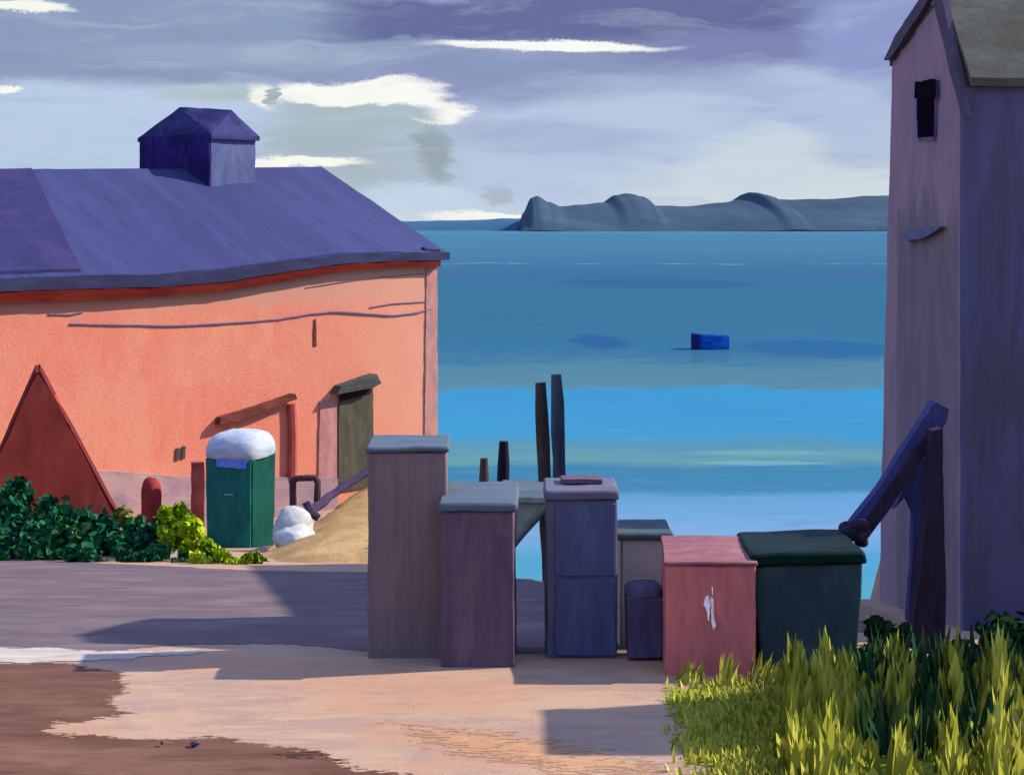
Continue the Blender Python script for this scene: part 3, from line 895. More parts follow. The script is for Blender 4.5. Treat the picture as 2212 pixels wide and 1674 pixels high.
M['rail'] = paint('dark_purple_timber', [k(lin((84, 70, 96)), 1.0), k(lin((64, 54, 78)), 1.0)], (.6, .6, .1), .8)
o = thing('ramp_rail', 'dark purple sloping ramp rail climbing beside the sand ramp to the olive door', 'rail', W(690, 1110, 29.9))
bm = tube(lerpline([W(668, 1106, 29.9), W(700, 1082, 30.3), W(740, 1052, 31), W(790, 1020, 31.6)], 16), .085, 7); link('top_rail', bm, M['rail'], o, .03, 3)
bm = tube(lerpline([W(660, 1085, 29.9), W(672, 1108, 29.9), W(690, 1120, 29.9)], 8), .075, 7); link('end_strut', bm, M['rail'], o, .02, 4)

# ------------------------------------------------------------------ red bollard and red-brown post by the toilet
M['bol'] = paint('dark_red_paint', [k(lin((128, 46, 42)), 1.2), k(lin((110, 38, 38)), 1.2)], (.15, .15, .5), .8)
bz = W(0, 1150, 31.8).z; bx = W(327, 0, 31.8).x; btop = W(0, 1030, 31.8).z
bm = tube([(bx, 31.8, bz - .2), (bx, 31.8, bz + .3), (bx, 31.8, btop - .3), (bx, 31.8, btop - .12), (bx - .02, 31.8, btop - .03), (bx - .02, 31.8, btop)], [.17, .19, .20, .17, .11, .03], 14)
o = link('bollard', bm, M['bol'], None, .03, 3, base=(bx, 31.8, bz)); tag(o, 'dark red rounded bollard among the bushes right of the pointed hut', 'bollard')
M['post2'] = paint('brick_red_post', [cc(184, 92, 84), cc(168, 80, 78)], (.15, .15, .5), .85)
bx = W(427, 0, 32.4).x
bm = box(bx, 32.4, gz(0, 32.4) - .1, .24, .24, 1.75, .3, 1, .12); o = link('gate_post', bm, M['post2'], None, .02, 3, base=(bx, 32.4, gz(0, 32.4))); tag(o, 'brick red square post at the left side of the portable toilet', 'post')

# ------------------------------------------------------------------ foreground cabinets and bins
def cabinet(name, label, cat, x0, x1, ytop, ybase, Y, depth, matb, matc, cap_px=26, cap_over=.03, rot=0.0, group=None, taper=1.0):
    a = W(x0, ybase, Y); b = W(x1, ybase, Y)
    zt = W(0, ytop, Y).z
    th = cap_px / F * Y
    cx, cy = (a.x + b.x) / 2, Y + depth / 2
    z0 = gz(cx, cy + depth / 2) - .02
    o = thing(name, label, cat, (cx, cy, z0), group)
    wd = b.x - a.x
    bm = box(cx, cy, z0, wd, depth, zt - th - z0, rot, taper, .06)
    link('body', bm, matb, o, .011, 2.2, .012)
    bm = box(cx, cy, zt - th + .002, wd + cap_over * 2, depth + cap_over * 2, th, rot, 1.0, .06)
    link('lid', bm, matc, o, .011, 3, .018)
    return o, Vector((cx, cy, z0)), wd, zt - th
SH = 2.0
def sh(*c): return k(lin(c), SH)
M['cab1'] = paint('mauve_brown_metal', [sh(94, 76, 88), sh(86, 70, 84), sh(90, 76, 76)], (.10, .10, 1.1), .7, .8, .04)
M['cap1'] = paint('slate_blue_lid', [lit(116, 130, 150), lit(104, 120, 140), lit(128, 140, 158)], (.4, .1, .1), .65, 1, .05)
M['cab2'] = paint('plum_metal', [sh(82, 64, 86), sh(74, 58, 80), sh(92, 72, 82)], (.12, .12, .9), .7, .8, .04, 3)
M['cab3'] = paint('brown_mauve_metal', [sh(74, 68, 92), sh(66, 62, 88), sh(84, 76, 94)], (.10, .10, .9), .7, .8, .04, 5)
M['navy'] = paint('navy_panel', [sh(56, 58, 100), sh(50, 52, 92), sh(64, 62, 98)], (.12, .12, .8), .65, .8, .04, 7)
M['cap3'] = paint('pale_lilac_lid', [lit(136, 132, 160), lit(122, 118, 148), lit(164, 164, 186)], (.3, .1, .1), .65, 1, .06)
M['box4'] = paint('grey_mauve_box', [sh(100, 88, 100), sh(108, 94, 102), sh(94, 82, 96)], (.12, .12, .5), .7, .8, .04, 9)
M['cap4'] = paint('teal_grey_lid', [lit(102, 122, 132), lit(92, 110, 122)], (.3, .1, .1), .65, 1, .06)
CG = 'tall cabinets in the shade'
o, c0, wd, zt = cabinet('storage_cabinet', 'tallest and leftmost mauve brown cabinet with a slate blue lid', 'cabinet', 792, 962, 964, 1416, 12.1, .62, M['cab1'], M['cap1'], 14, .02, .03, group=CG)
o, c0, wd, zt = cabinet('storage_cabinet', 'plum cabinet with a broad pale lid, standing right against the tallest cabinet', 'cabinet', 956, 1113, 1086, 1434, 11.75, .95, M['cab2'], M['cap1'], 20, .025, -.02, group=CG)
o, c0, wd, zt = cabinet('storage_cabinet', 'cabinet with two navy door panels, in front of the two tall leaning piles', 'cabinet', 1180, 1334, 1060, 1420, 12.1, .62, M['cab3'], M['cap3'], 22, .012, .0, group=CG)
for ya, yb in ((1088, 1244), (1250, 1416)):
    a = W(1198, yb, 12.09); b = W(1330, ya, 12.09)
    bm = hexa([(a.x, 12.082, a.z), (b.x, 12.082, a.z), (b.x, 12.098, a.z), (a.x, 12.098, a.z)], [(a.x + .01, 12.082, b.z), (b.x, 12.082, b.z), (b.x, 12.098, b.z), (a.x + .01, 12.098, b.z)], .07)
    link('door_panel', bm, M['navy'], o, .010, 4, .006)
bm = box(W(1255, 0, 12.5).x, 12.5, W(0, 1060, 12.1).z + .004, .30, .22, .035, .05, 1, .06); link('lid_board', bm, M['cab2'], o, .012, 4)
o, c0, wd, zt = cabinet('storage_box', 'lower grey mauve box with a teal grey lid, behind the small dark bin', 'storage box', 1342, 1440, 1150, 1405, 12.6, .5, M['box4'], M['cap4'], 16, .05, .0)
# small dark bin with rounded lid
M['dkbin'] = paint('dark_navy_plastic', [sh(46, 42, 70), sh(40, 36, 60), sh(54, 48, 78)], (.12, .12, .5), .6, .8, .04, 11)
Yb = 11.95
o = thing('small_bin', 'small dark navy bin with a rounded lid, left of the red box', 'bin', (W(1395, 0, Yb).x, Yb + .2, 4.31))
bm = box(W(1395, 0, Yb).x, Yb + .2, 4.31, 78 / F * Yb, .36, W(0, 1292, Yb).z - 4.31, 0, .97, .06); link('body', bm, M['dkbin'], o, .008, 3, .015)
bm = bmesh.new(); bmesh.ops.create_uvsphere(bm, u_segments=24, v_segments=12, radius=1)
for v in bm.verts:
    q = v.co.copy()
    v.co = Vector((W(1395, 0, Yb).x + math.copysign(abs(q.x) ** .6, q.x) * .142, Yb + .2 + math.copysign(abs(q.y) ** .6, q.y) * .19, W(0, 1292, Yb).z + .004 + max(0, q.z) * .085))
link('lid', bm, M['dkbin'], o, .006, 5)
# red box
M['red'] = paint('faded_red', [sh(148, 82, 86), sh(138, 74, 80), sh(160, 84, 84)], (.12, .12, .6), .7, .8, .04, 13)
M['redcap'] = paint('pink_lid', [lit(188, 128, 140), lit(172, 112, 124), lit(204, 150, 160)], (.3, .08, .1), .7, 1, .06)
Yr = 11.5
a = W(1437, 1452, Yr); b = W(1633, 1452, Yr)
cx = (a.x + b.x) / 2; z0 = 4.31
o = thing('red_box', 'faded red box with a pink sloping lid and a pale scuff on its front', 'storage box', (cx, Yr + .3, z0))
zf = W(0, 1222, Yr).z; zbk = W(0, 1166, Yr + .75).z
hexb = [(a.x, Yr, z0), (b.x, Yr, z0), (b.x, Yr + .75, z0), (a.x + .04, Yr + .75, z0)]
bm = hexa(hexb, [(a.x, Yr, zf), (b.x, Yr, zf), (b.x, Yr + .75, zbk), (a.x + .05, Yr + .75, zbk)], .06); link('body', bm, M['red'], o, .010, 3, .012)
bm = hexa([(a.x - .01, Yr - .015, zf + .003), (b.x + .01, Yr - .015, zf + .003), (b.x + .01, Yr + .77, zbk + .003), (a.x + .04, Yr + .77, zbk + .003)],
          [(a.x - .01, Yr - .015, zf + .03), (b.x + .01, Yr - .015, zf + .03), (b.x + .01, Yr + .77, zbk + .03), (a.x + .04, Yr + .77, zbk + .03)], .06)
link('lid', bm, M['redcap'], o, .008, 4, .008)
M['scuff'] = paint('scuffed_white', [sh(226, 196, 190), sh(214, 150, 144), sh(240, 214, 206)], (.02, .02, .2), .8, 1, .08)  # pale streaks on the front of the box
for pts in ([(1523, 1290), (1530, 1284), (1534, 1300), (1533, 1326), (1527, 1322), (1520, 1304)], [(1535, 1286), (1541, 1292), (1542, 1330), (1546, 1352), (1540, 1360), (1536, 1340)], [(1526, 1324), (1531, 1324), (1532, 1340), (1529, 1340)], [(1537, 1268), (1540, 1268), (1540, 1284), (1538, 1284)]):
    bm = prism([W(px, py, Yr) + Vector((0, -.012, 0)) for px, py in pts], Vector((0, .014, 0))); densify(bm, .02); link('scuff_mark', bm, M['scuff'], o, .006, 25)
# green bin, wider at the top
M['gbin'] = paint('dark_green_plastic', [sh(34, 46, 60), sh(30, 42, 54), sh(36, 54, 60)], (.14, .14, .6), .6, .8, .04, 15)
M['gbin2'] = paint('bottle_green_lid', [sh(20, 54, 52), sh(18, 46, 48), sh(24, 64, 60)], (.4, .1, .1), .55, 1, .05)
Yg = 11.55
o = thing('green_bin', 'large dark green bin tapering downward, with the dark timber end resting above its lid', 'bin', (W(1745, 0, Yg).x, Yg + .4, 4.31))
q = lambda px, py, Y=Yg: W(px, py, Y)
zl = W(0, 1224, Yg).z
bt = [(q(1648, 0).x, Yg + .04, 4.31), (q(1852, 0).x, Yg + .04, 4.31), (q(1850, 0).x, Yg + .72, 4.31), (q(1650, 0).x, Yg + .72, 4.31)]
tp = [(q(1626, 0).x, Yg, zl), (q(1866, 0).x, Yg, zl + .02), (q(1866, 0).x, Yg + .8, zl + .02), (q(1626, 0).x, Yg + .8, zl)]
bm = hexa(bt, tp, .06); link('body', bm, M['gbin'], o, .010, 3, .015)
zl2 = W(0, 1196, Yg).z
bt = [(q(1619, 0).x, Yg - .03, zl + .004), (q(1872, 0).x, Yg - .03, zl + .024), (q(1872, 0).x, Yg + .83, zl + .024), (q(1619, 0).x, Yg + .83, zl + .004)]
tp = [(q(1621, 0).x, Yg - .02, zl2), (q(1868, 0).x, Yg - .02, zl2 + .02), (q(1866, 0).x, Yg + .80, zl2 + .03), (q(1625, 0).x, Yg + .80, zl2 + .01)]
bm = hexa(bt, tp, .06); link('lid', bm, M['gbin2'], o, .010, 3, .02)

# ------------------------------------------------------------------ piles, jetty, dinghy
M['pile'] = paint('dark_wet_timber', [sh(38, 30, 34), sh(48, 40, 40), sh(56, 50, 54)], (.05, .05, .6), .75, .8, .05)
M['pile2'] = paint('blue_grey_timber', [sh(58, 62, 78), sh(46, 48, 62), sh(68, 74, 88)], (.05, .05, .6), .75, .8, .05)
M['pile3'] = paint('black_timber', [sh(22, 20, 34), sh(30, 26, 38)], (.05, .05, .6), .75, .8, .05)
def pile(bpx, tpx, tpy, Y, wpx, mat, label):
    r = wpx / 2 / F * Y
    zb = -1.2
    tpt = W(tpx, tpy, Y); 
    row = HZ + (CAMZ) / Y * F
    # continue the visible lean down to the sea bed
    bx = W(bpx, 0, Y).x
    q = [Vector((tpt.x, Y, tpt.z)).lerp(Vector((bx, Y, zb)), i / 14) for i in range(15)]
    rr = [r * .75] + [r * (1 + .06 * math.sin(i * 2.1)) for i in range(14)]
    o = link('mooring_pile', tube(q, rr, 12), mat, None, .02, 2, base=(bx, Y, zb)); tag(o, label, 'mooring pile', 'mooring piles at the water')
pile(1205, 1168, 826, 25.0, 29, M['pile'], 'brown black tall pile, left one of the leaning pair')
pile(1222, 1203, 809, 25.6, 29, M['pile2'], 'blue grey tall pile, taller right one of the leaning pair')
pile(1043, 1045, 989, 27.0, 22, M['pile'], 'shortest brown pile beside the black pile, above the plum cabinet')
pile(1086, 1087, 954, 26.4, 27, M['pile3'], 'short black round topped pile left of the leaning pair')
M['olive'] = paint('olive_planks', [sh(126, 126, 118), sh(112, 112, 104), sh(136, 136, 130)], (.3, .3, .2), .8, 1, .06)
M['brace'] = paint('dark_olive_timber', [sh(78, 78, 70), sh(64, 62, 58)], (.3, .3, .1), .8)
Yj = 23.5
o = thing('jetty', 'olive plank jetty corner with a dark slanting brace, seen between two cabinets', 'jetty', W(1140, 1160, Yj))
bm = prism([W(1085, 1084, Yj), W(1085, 1215, Yj), W(1112, 1172, Yj), W(1176, 1098, Yj), W(1180, 1084, Yj)], Vector((0, .12, 0))); densify(bm, .1); link('side_panel', bm, M['olive'], o, .012, 4)
bm = hexa([W(1085, 1084, Yj) + Vector(v) for v in ((0, -.05, 0), (.9, -.05, 0), (.9, 1.6, 0), (0, 1.6, 0))], [W(1085, 1078, Yj) + Vector(v) for v in ((0, -.05, .03), (.9, -.05, .03), (.9, 1.6, .03), (0, 1.6, .03))], .15); link('deck', bm, M['olive'], o, .01, 3)
bm = tube(lerpline([W(1186, 1090, Yj - .08), W(1150, 1128, Yj - .08), W(1108, 1176, Yj - .08), W(1095, 1192, Yj - .08)], 12), .055, 8); link('brace', bm, M['brace'], o, .012, 5)
for ox, oy in ((1092, .3), (1092, 1.5)):
    q0 = W(ox, 1090, Yj); link('leg', tube([(q0.x, Yj + oy, q0.z), (q0.x, Yj + oy, -1.5)], .07, 8), M['pile'], o)

# blue dinghy out on the water
Yd = 99.0
M['bblue'] = paint('cobalt_hull', [k(lin((26, 92, 176)), .95), k(lin((20, 68, 156)), .95), k(lin((40, 112, 196)), .95)], (.5, .5, .2), .5, 1, .04)
M['bdark'] = paint('navy_bow', [k(lin((24, 40, 100)), 1.0), k(lin((20, 30, 82)), 1.0)], (.2, .2, .2), .5)
xl, xr = W(1496, 0, Yd).x, W(1573, 0, Yd).x
ctr = Vector(((xl + xr) / 2, Yd, 0)); L = xr - xl
dg = thing('dinghy', 'small blue dinghy floating alone on the open water', 'boat', ctr)
bm = bmesh.new(); secs = []
for i in range(13):
    f = i / 12; xx = xl + L * f
    wd = .62 * (1 - (1 - min(1, (f + .12) / .45)) ** 2 if f < .33 else 1) ; wd = max(wd, .18)
    top = .80 + .14 * (1 - f) ** 2; bz = -.12
    secs.append([bm.verts.new((xx, Yd + s * wd * q, zz)) for s, q, zz in ((-1, 1, top), (-1, .95, top * .5), (-1, .72, bz), (1, .72, bz), (1, .95, top * .5), (1, 1, top), (1, .88, top), (1, .6, .22), (-1, .6, .22), (-1, .88, top))])
for a, b in zip(secs, secs[1:]):
    for i in range(10): bm.faces.new((a[i], a[(i + 1) % 10], b[(i + 1) % 10], b[i]))
bm.faces.new(list(reversed(secs[0]))); bm.faces.new(secs[-1])
link('hull', bm, M['bblue'], dg, .02, 2)
bm = hexa([(xl - .06, Yd - .3, -.1), (xl + .36, Yd - .655, -.1), (xl + .36, Yd + .655, -.1), (xl - .06, Yd + .3, -.1)], [(xl - .08, Yd - .3, .98), (xl + .36, Yd - .665, .93), (xl + .36, Yd + .665, .93), (xl - .08, Yd + .3, .98)], .15); link('bow_cover', bm, M['bdark'], dg, .03, 3)
bm = hexa([(xl + 1.3, Yd - .55, .55), (xl + 1.6, Yd - .55, .55), (xl + 1.6, Yd + .55, .55), (xl + 1.3, Yd + .55, .55)], [(xl + 1.3, Yd - .55, .6), (xl + 1.6, Yd - .55, .6), (xl + 1.6, Yd + .55, .6), (xl + 1.3, Yd + .55, .6)], .2); link('thwart', bm, M['bdark'], dg)

# ------------------------------------------------------------------ tall gabled shed at the right
Ys = 14.0
shed = thing('tall_shed', 'tall narrow mauve gabled shed with one small dark window at the right edge', 'shed', (4.6, 15.3, 3.9))
X0 = W(2085, 0, Ys).x
def gp(px, py):
    """point on the left gable wall, which runs away from us"""
    # the wall leans a little: its far edge stands wider at the foot
    xx = X0 + .0
    Y = xx / ((px - 1106) / F)
    return W(px, py, Y)
mat, t = newmat('mauve_gable'); M['gable'] = mat
p = t.n('ShaderNodeTexCoord').outputs['Object']
n1 = t.noise(t.v('MULTIPLY', p, (3, 3, 1.2)), 1.0, 3, .55, .5); n2 = t.noise(t.v('MULTIPLY', p, (8, 8, 2)), 1.0, 4, .6, .3); g = t.noise(p, 90, 2)
gsh = lambda *c: tuple(a * b for a, b in zip(lin(c), (1.30, 1.30, 1.0)))
up = t.mix(t.step(n1, .42, .6), gsh(122, 102, 124), gsh(112, 96, 120))
lo = t.mix(t.step(n1, .42, .6), gsh(102, 90, 108), gsh(94, 84, 104))
yy, zz = t.sep(p)[1], t.sep(p)[2]
# a broad darker tone covers the lower wall, ragged along its top, leaving paler edges
lower_tone = t.step(t.m('ADD', zz, t.m('MULTIPLY', t.m('SUBTRACT', t.noise(t.v('MULTIPLY', p, (5, 5, .4)), 1.0, 3, .6), .5), 1.6)), 3.85, 3.65)
edge = t.m('MULTIPLY', t.step(yy, -1.12, -1.02), t.step(yy, 1.25, 1.12))
c = t.mix(t.m('MULTIPLY', lower_tone, edge), up, lo)
c = t.mix(t.m('MULTIPLY', t.step(g, .5, .7), .12), c, gsh(150, 130, 150))
finish(t, c, .9, n2, .35, .015, .1)
out = [gp(2085, 235), gp(2040, -8), gp(1928, 130), gp(1912, 700), gp(1898, 1330), gp(1895, 1480)]
out[4].z = min(out[4].z, 3.9)
nearb = Vector((X0, Ys, 3.2))
bm = prism([nearb] + out[:1] + out[1:4] + [gp(1897, 1400)], Vector((.12, 0, 0))); densify(bm, .25)
link('gable_wall', bm, M['gable'], shed, .012, 2)
M['side'] = paint('slate_blue_boards', [k(lin((70, 68, 108)), 1.7), k(lin((64, 62, 92)), 1.7), k(lin((66, 62, 84)), 1.7)], (.18, .18, 1.2), .85, .9, .04)
ze = W(0, 190, Ys).z
bm = hexa([(X0 - .03, Ys - .07, 3.2), (X0 + 3.2, Ys - .07, 3.2), (X0 + 3.2, Ys + .05, 3.2), (X0 - .03, Ys + .05, 3.2)], [(X0 - .03, Ys - .07, ze), (X0 + 3.2, Ys - .07, ze), (X0 + 3.2, Ys + .05, ze), (X0 - .03, Ys + .05, ze)], .25)
link('side_wall', bm, M['side'], shed, .010, 2)
# far wall and far gable so that the shed is closed
fy = out[2].y
bm = hexa([(X0 + .125, fy - .12, 2.2), (X0 + 3.2, fy - .12, 2.2), (X0 + 3.2, fy, 2.2), (X0 + .125, fy, 2.2)], [(X0 + .125, fy - .12, out[2].z - .1), (X0 + 3.2, fy - .12, out[2].z - .1), (X0 + 3.2, fy, out[2].z - .1), (X0 + .125, fy, out[2].z - .1)], .4)
link('rear_wall', bm, M['side'], shed)
# unseen block added behind the shed to throw shade on the road
bm = box(7.5, 21.85, 0.6, 2.2, 10.1, 9.3, 0, 1, .5); link('rear_wing', bm, M['side'], shed, .01, 1)
bm = box(7.5, 21.85, 9.903, 2.3, 10.16, .2, 0, 1, .5); link('wing_roof', bm, M['side'], shed)
M['sroof'] = paint('grey_green_roof', [k(lin((98, 104, 102)), .75), k(lin((88, 92, 88)), .75), k(lin((112, 120, 120)), .75)], (.3, .15, .3), .85, 1, .05)
eN = Vector((X0, Ys - .14, ze + .004)); pk = out[1].copy(); eF = out[2].copy()
bm = hexa([eN + Vector((.0, 0, 0)), eN + Vector((3.4, 0, 0)), pk + Vector((3.4, 0, 0)), pk], [eN + Vector((.0, 0, .07)), eN + Vector((3.4, 0, .07)), pk + Vector((3.4, 0, .07)), pk + Vector((0, 0, .07))], .25)
link('roof_front', bm, M['sroof'], shed, .012, 2)
bm = hexa([pk + Vector((0, .005, 0)), pk + Vector((3.4, .005, 0)), eF + Vector((3.4, .1, -.05)), eF + Vector((0, .1, -.05))], [pk + Vector((0, .005, .07)), pk + Vector((3.4, .005, .07)), eF + Vector((3.4, .1, .02)), eF + Vector((0, .1, .02))], .25)
link('roof_rear', bm, M['sroof'], shed, .012, 2)
M['barge'] = paint('dark_mauve_bargeboard', [k(lin((84, 76, 94)), 1.5), k(lin((74, 66, 84)), 1.5)], (.2, .2, .3), .8)
for pts in ([gp(2100, 250), gp(2048, -12), gp(2026, -12), gp(2074, 190), gp(2088, 238)], [gp(2034, -12), gp(2020, -2), gp(1936, 128), gp(1921, 131), gp(1946, 78), gp(2005, -12)]):
    bm = prism([q + Vector((-.06, 0, 0)) for q in pts], Vector((.057, 0, 0))); densify(bm, .15); link('bargeboard', bm, M['barge'], shed, .010, 3)
M['black'] = paint('black_pane', [k(lin((16, 14, 24)), .8), k(lin((24, 20, 32)), .8), k(lin((30, 27, 28)), .8)], (.1, .1, .2), .8, 1, .04, spec=.0)
M['wfr'] = paint('violet_frame', [k(lin((88, 80, 118)), 1.5)], (.1, .1, .3), .8)
bm = prism([q + Vector((-.03, 0, 0)) for q in (gp(2022, 302), gp(2029, 174), gp(1984, 180), gp(1983, 300))], Vector((.028, 0, 0))); densify(bm, .1)
win = link('window', bm, M['wfr'], shed, .008, 5)
bm = prism([q + Vector((-.045, 0, 0)) for q in (gp(2024, 296), gp(2027, 178), gp(1990, 183), gp(1992, 297))], Vector((.012, 0, 0))); densify(bm, .08); link('pane', bm, M['black'], win, .008, 6)
bm = prism([q + Vector((-.062, 0, 0)) for q in (gp(2032, 210), gp(2032, 172), gp(1990, 178), gp(1990, 214))], Vector((.016, 0, 0))); densify(bm, .08); link('window_head', bm, M['black'], win, .012, 6)
M['slate'] = paint('slate_bracket', [k(lin((74, 80, 102)), 1.6), k(lin((66, 70, 92)), 1.6)], (.2, .2, .1), .7)
bm = prism([q + Vector((-.06, 0, 0)) for q in (gp(2046, 491), gp(2010, 492), gp(1968, 500), gp(1962, 512), gp(1972, 520), gp(2010, 514))], Vector((.057, 0, 0))); densify(bm, .08); link('wall_plate', bm, M['slate'], shed, .008, 5)

# ------------------------------------------------------------------ timber prop beside the shed
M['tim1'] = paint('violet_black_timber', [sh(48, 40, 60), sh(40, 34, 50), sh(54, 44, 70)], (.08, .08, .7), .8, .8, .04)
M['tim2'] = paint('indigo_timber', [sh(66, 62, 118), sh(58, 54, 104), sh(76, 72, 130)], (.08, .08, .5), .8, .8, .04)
Yp = 12.7
pr = thing('timber_prop', 'dark timber prop with a slanting beam and upright post, leaning by the mauve shed', 'prop', W(2020, 1430, Yp))
def beam(name, pts, mat, depth=.12, yo=0.0, wob=.012):
    bm = prism([W(a, b, Yp + yo) for a, b in pts], Vector((0, depth, 0))); densify(bm, .12); return link(name, bm, mat, pr, wob, 3.5)
beam('post', [(1968, 1400), (2034, 1460), (2046, 1300), (2040, 1100), (2036, 925), (2014, 930), (2008, 1060), (1996, 1180), (1976, 1330)], M['tim1'], .16, -.40)
beam('beam', [(1856, 1172), (1830, 1148), (1900, 1050), (1985, 920), (2020, 868), (2050, 884), (2046, 912), (2008, 970), (1950, 1060)], M['tim2'], .14, -.22)
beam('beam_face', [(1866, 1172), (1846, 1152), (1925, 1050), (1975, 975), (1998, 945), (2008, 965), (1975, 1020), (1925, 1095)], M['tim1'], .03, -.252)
beam('brace', [(1960, 1340), (1990, 1390), (2000, 1180), (2012, 1000), (1990, 985), (1955, 1050), (1930, 1100), (1958, 1070), (1974, 1110), (1972, 1200)], M['tim2'], .10, .10)
M['knob'] = paint('black_rope', [sh(34, 26, 40), sh(26, 20, 32), sh(44, 34, 48)], (.05, .05, .05), .9)
bm = bmesh.new()
for i in range(16):
    q = W(1842 + random.uniform(-22, 24), 1152 + random.uniform(-20, 24), Yp - .33 + random.uniform(-.06, .06))
    bmesh.ops.create_icosphere(bm, subdivisions=2, radius=random.uniform(.045, .07), matrix=Matrix.Translation(q))
link('rope_knot', bm, M['knob'], pr, .012, 14)

# ------------------------------------------------------------------ plants
def leafmat(name, cols, trans=.25, rough=.7):
    m, t = newmat(name)
    at = t.n('ShaderNodeAttribute', attribute_name='tint').outputs['Fac']
    p = t.n('ShaderNodeTexCoord').outputs['Object']
    nn = t.noise(p, 2.2, 3, .6)
    f = t.m('ADD', t.m('MULTIPLY', at, .6), t.m('MULTIPLY', nn, .4))
    n = len(cols)
    c = t.ramp(f, [(.22 + .56 * i / (n - 1), q) for i, q in enumerate(cols)])
    b = finish(t, c, rough, None, 0, 0, .03)
    return m


def leaves(bm, lay, n, fn, size, aspect=1.6, up=.2):
    for _ in range(n):
        c, tint = fn()
        d = Vector((random.gauss(0, 1), random.gauss(0, 1), random.gauss(0, 1) + up)).normalized()
        u = d.orthogonal().normalized(); u.rotate(Matrix.Rotation(random.uniform(0, 6.28), 3, d)); v = d.cross(u)
        s = size * random.uniform(.6, 1.4)
        a, b = u * s * aspect * .5, v * s * .5
        vs = [bm.verts.new(c + q) for q in (-a, -a * .3 + b * .9, a * .5 + b * .75, a, a * .45 - b * .8, -a * .4 - b * .85)]
        f = bm.faces.new(vs)
        for vv in vs: vv[lay] = max(0, min(1, tint + random.uniform(-.12, .12)))


def shrub(name, label, cat, clumps, mat, stem, n, size, group=None, ground=None):
    """clumps: (px, py, Y, rx, ry, rz in metres)"""
    cs = [(W(a, b, Y), rx, ry, rz) for a, b, Y, rx, ry, rz in clumps]
    base = cs[0][0].copy(); base.z = gz(base.x, base.y) if ground is None else ground
    o = thing(name, label, cat, base, group)
    bm = bmesh.new(); lay = bm.verts.layers.float.new('tint')
    vol = sum(c[1] * c[3] for c in cs)
    for c, rx, ry, rz in cs:
        sub = []
        for _ in range(max(5, int(rx * rz * 60))):
            d = Vector((random.gauss(0, 1), random.gauss(0, 1), random.gauss(0, 1))).normalized() * random.uniform(.45, .95)
            sub.append((Vector((c.x + d.x * rx, c.y + d.y * ry, c.z + d.z * rz)), random.uniform(.15, .4) * min(rx, rz), random.random()))

        def fn():
            q, r, tt = random.choice(sub)
            e = Vector((random.gauss(0, 1), random.gauss(0, 1), random.gauss(0, 1))) * r * .6
            return q + e, tt
        leaves(bm, lay, int(n * rx * rz / vol), fn, size)
    link('foliage', bm, mat, o, smooth=False, fixn=False)
    for c, rx, ry, rz in cs:
        for _ in range(2):
            sb = bmesh.new(); top_ = c + Vector((random.uniform(-.5, .5) * rx, random.uniform(-.4, .4) * ry, rz * .3))
            b0 = Vector((c.x + random.uniform(-.2, .2) * rx, c.y, min(base.z, gz(c.x, c.y)) - .05))
            tube([b0, b0.lerp(top_, .5) + Vector((.03, 0, 0)), top_], [.02, .015, .006], 6, sb)
            link('stem', sb, stem, o)
    return o


M['stem'] = paint('brown_stem', [(.06, .04, .03), (.09, .06, .04)], (.05, .05, .2), .9)
fk = lambda *c: k(lin(c), .62)
M['lf_dark'] = leafmat('dark_green_leaves', [fk(24, 84, 58), fk(30, 100, 66), fk(40, 112, 70), fk(60, 116, 66)])
M['lf_olive'] = leafmat('olive_leaves', [fk(70, 92, 52), fk(108, 122, 48), fk(132, 138, 58), fk(120, 100, 62)])
M['lf_lime'] = leafmat('lime_leaves', [fk(118, 150, 26), fk(148, 180, 20), fk(172, 202, 34), fk(196, 216, 60)])
BG = 'bushes along the foot of the coral wall'
shrub('bush', 'dark green bush at the far left, below the pointed hut', 'bush', [(20, 1110, 28.5, .55, .6, .55), (-60, 1120, 28.5, .8, .6, .6), (60, 1165, 27.4, .9, .6, .35), (20, 1195, 26.2, .9, .4, .2)], M['lf_dark'], M['stem'], 8000, .10, BG)
shrub('bush', 'dark green low bush spreading in front of the pointed hut', 'bush', [(150, 1155, 27.6, .9, .6, .38), (120, 1120, 28.2, .35, .4, .32), (260, 1175, 27.3, 1.0, .6, .32), (180, 1206, 25.8, 1.1, .5, .22)], M['lf_dark'], M['stem'], 10000, .10, BG)
shrub('bush', 'dark green trailing bush left of the portable toilet foot', 'bush', [(370, 1208, 25.4, .9, .5, .2), (450, 1214, 25.4, .6, .4, .12), (330, 1170, 26.8, .6, .4, .26)], M['lf_dark'], M['stem'], 6500, .10, BG)
shrub('bush', 'olive green bush between the pointed hut and the lime bush', 'bush', [(285, 1125, 29.2, .38, .4, .24), (320, 1140, 28.8, .32, .4, .28)], M['lf_olive'], M['stem'], 2400, .10, BG)
shrub('bush', 'bright lime bush just left of the portable toilet', 'bush', [(368, 1120, 26.4, .22, .25, .36), (395, 1150, 26.2, .34, .3, .30), (425, 1186, 25.8, .30, .3, .22)], M['lf_lime'], M['stem'], 4200, .10, BG)
shrub('bush', 'low lime bush spilling onto the road edge below the portable toilet', 'bush', [(462, 1214, 25.0, .36, .3, .16), (520, 1212, 25.0, .34, .3, .13)], M['lf_lime'], M['stem'], 2400, .09, BG)
shrub('bush', 'small dark green tuft of leaves at the foot of the sand ramp', 'bush', [(545, 1214, 25.7, .24, .25, .09)], M['lf_dark'], M['stem'], 420, .11, BG)

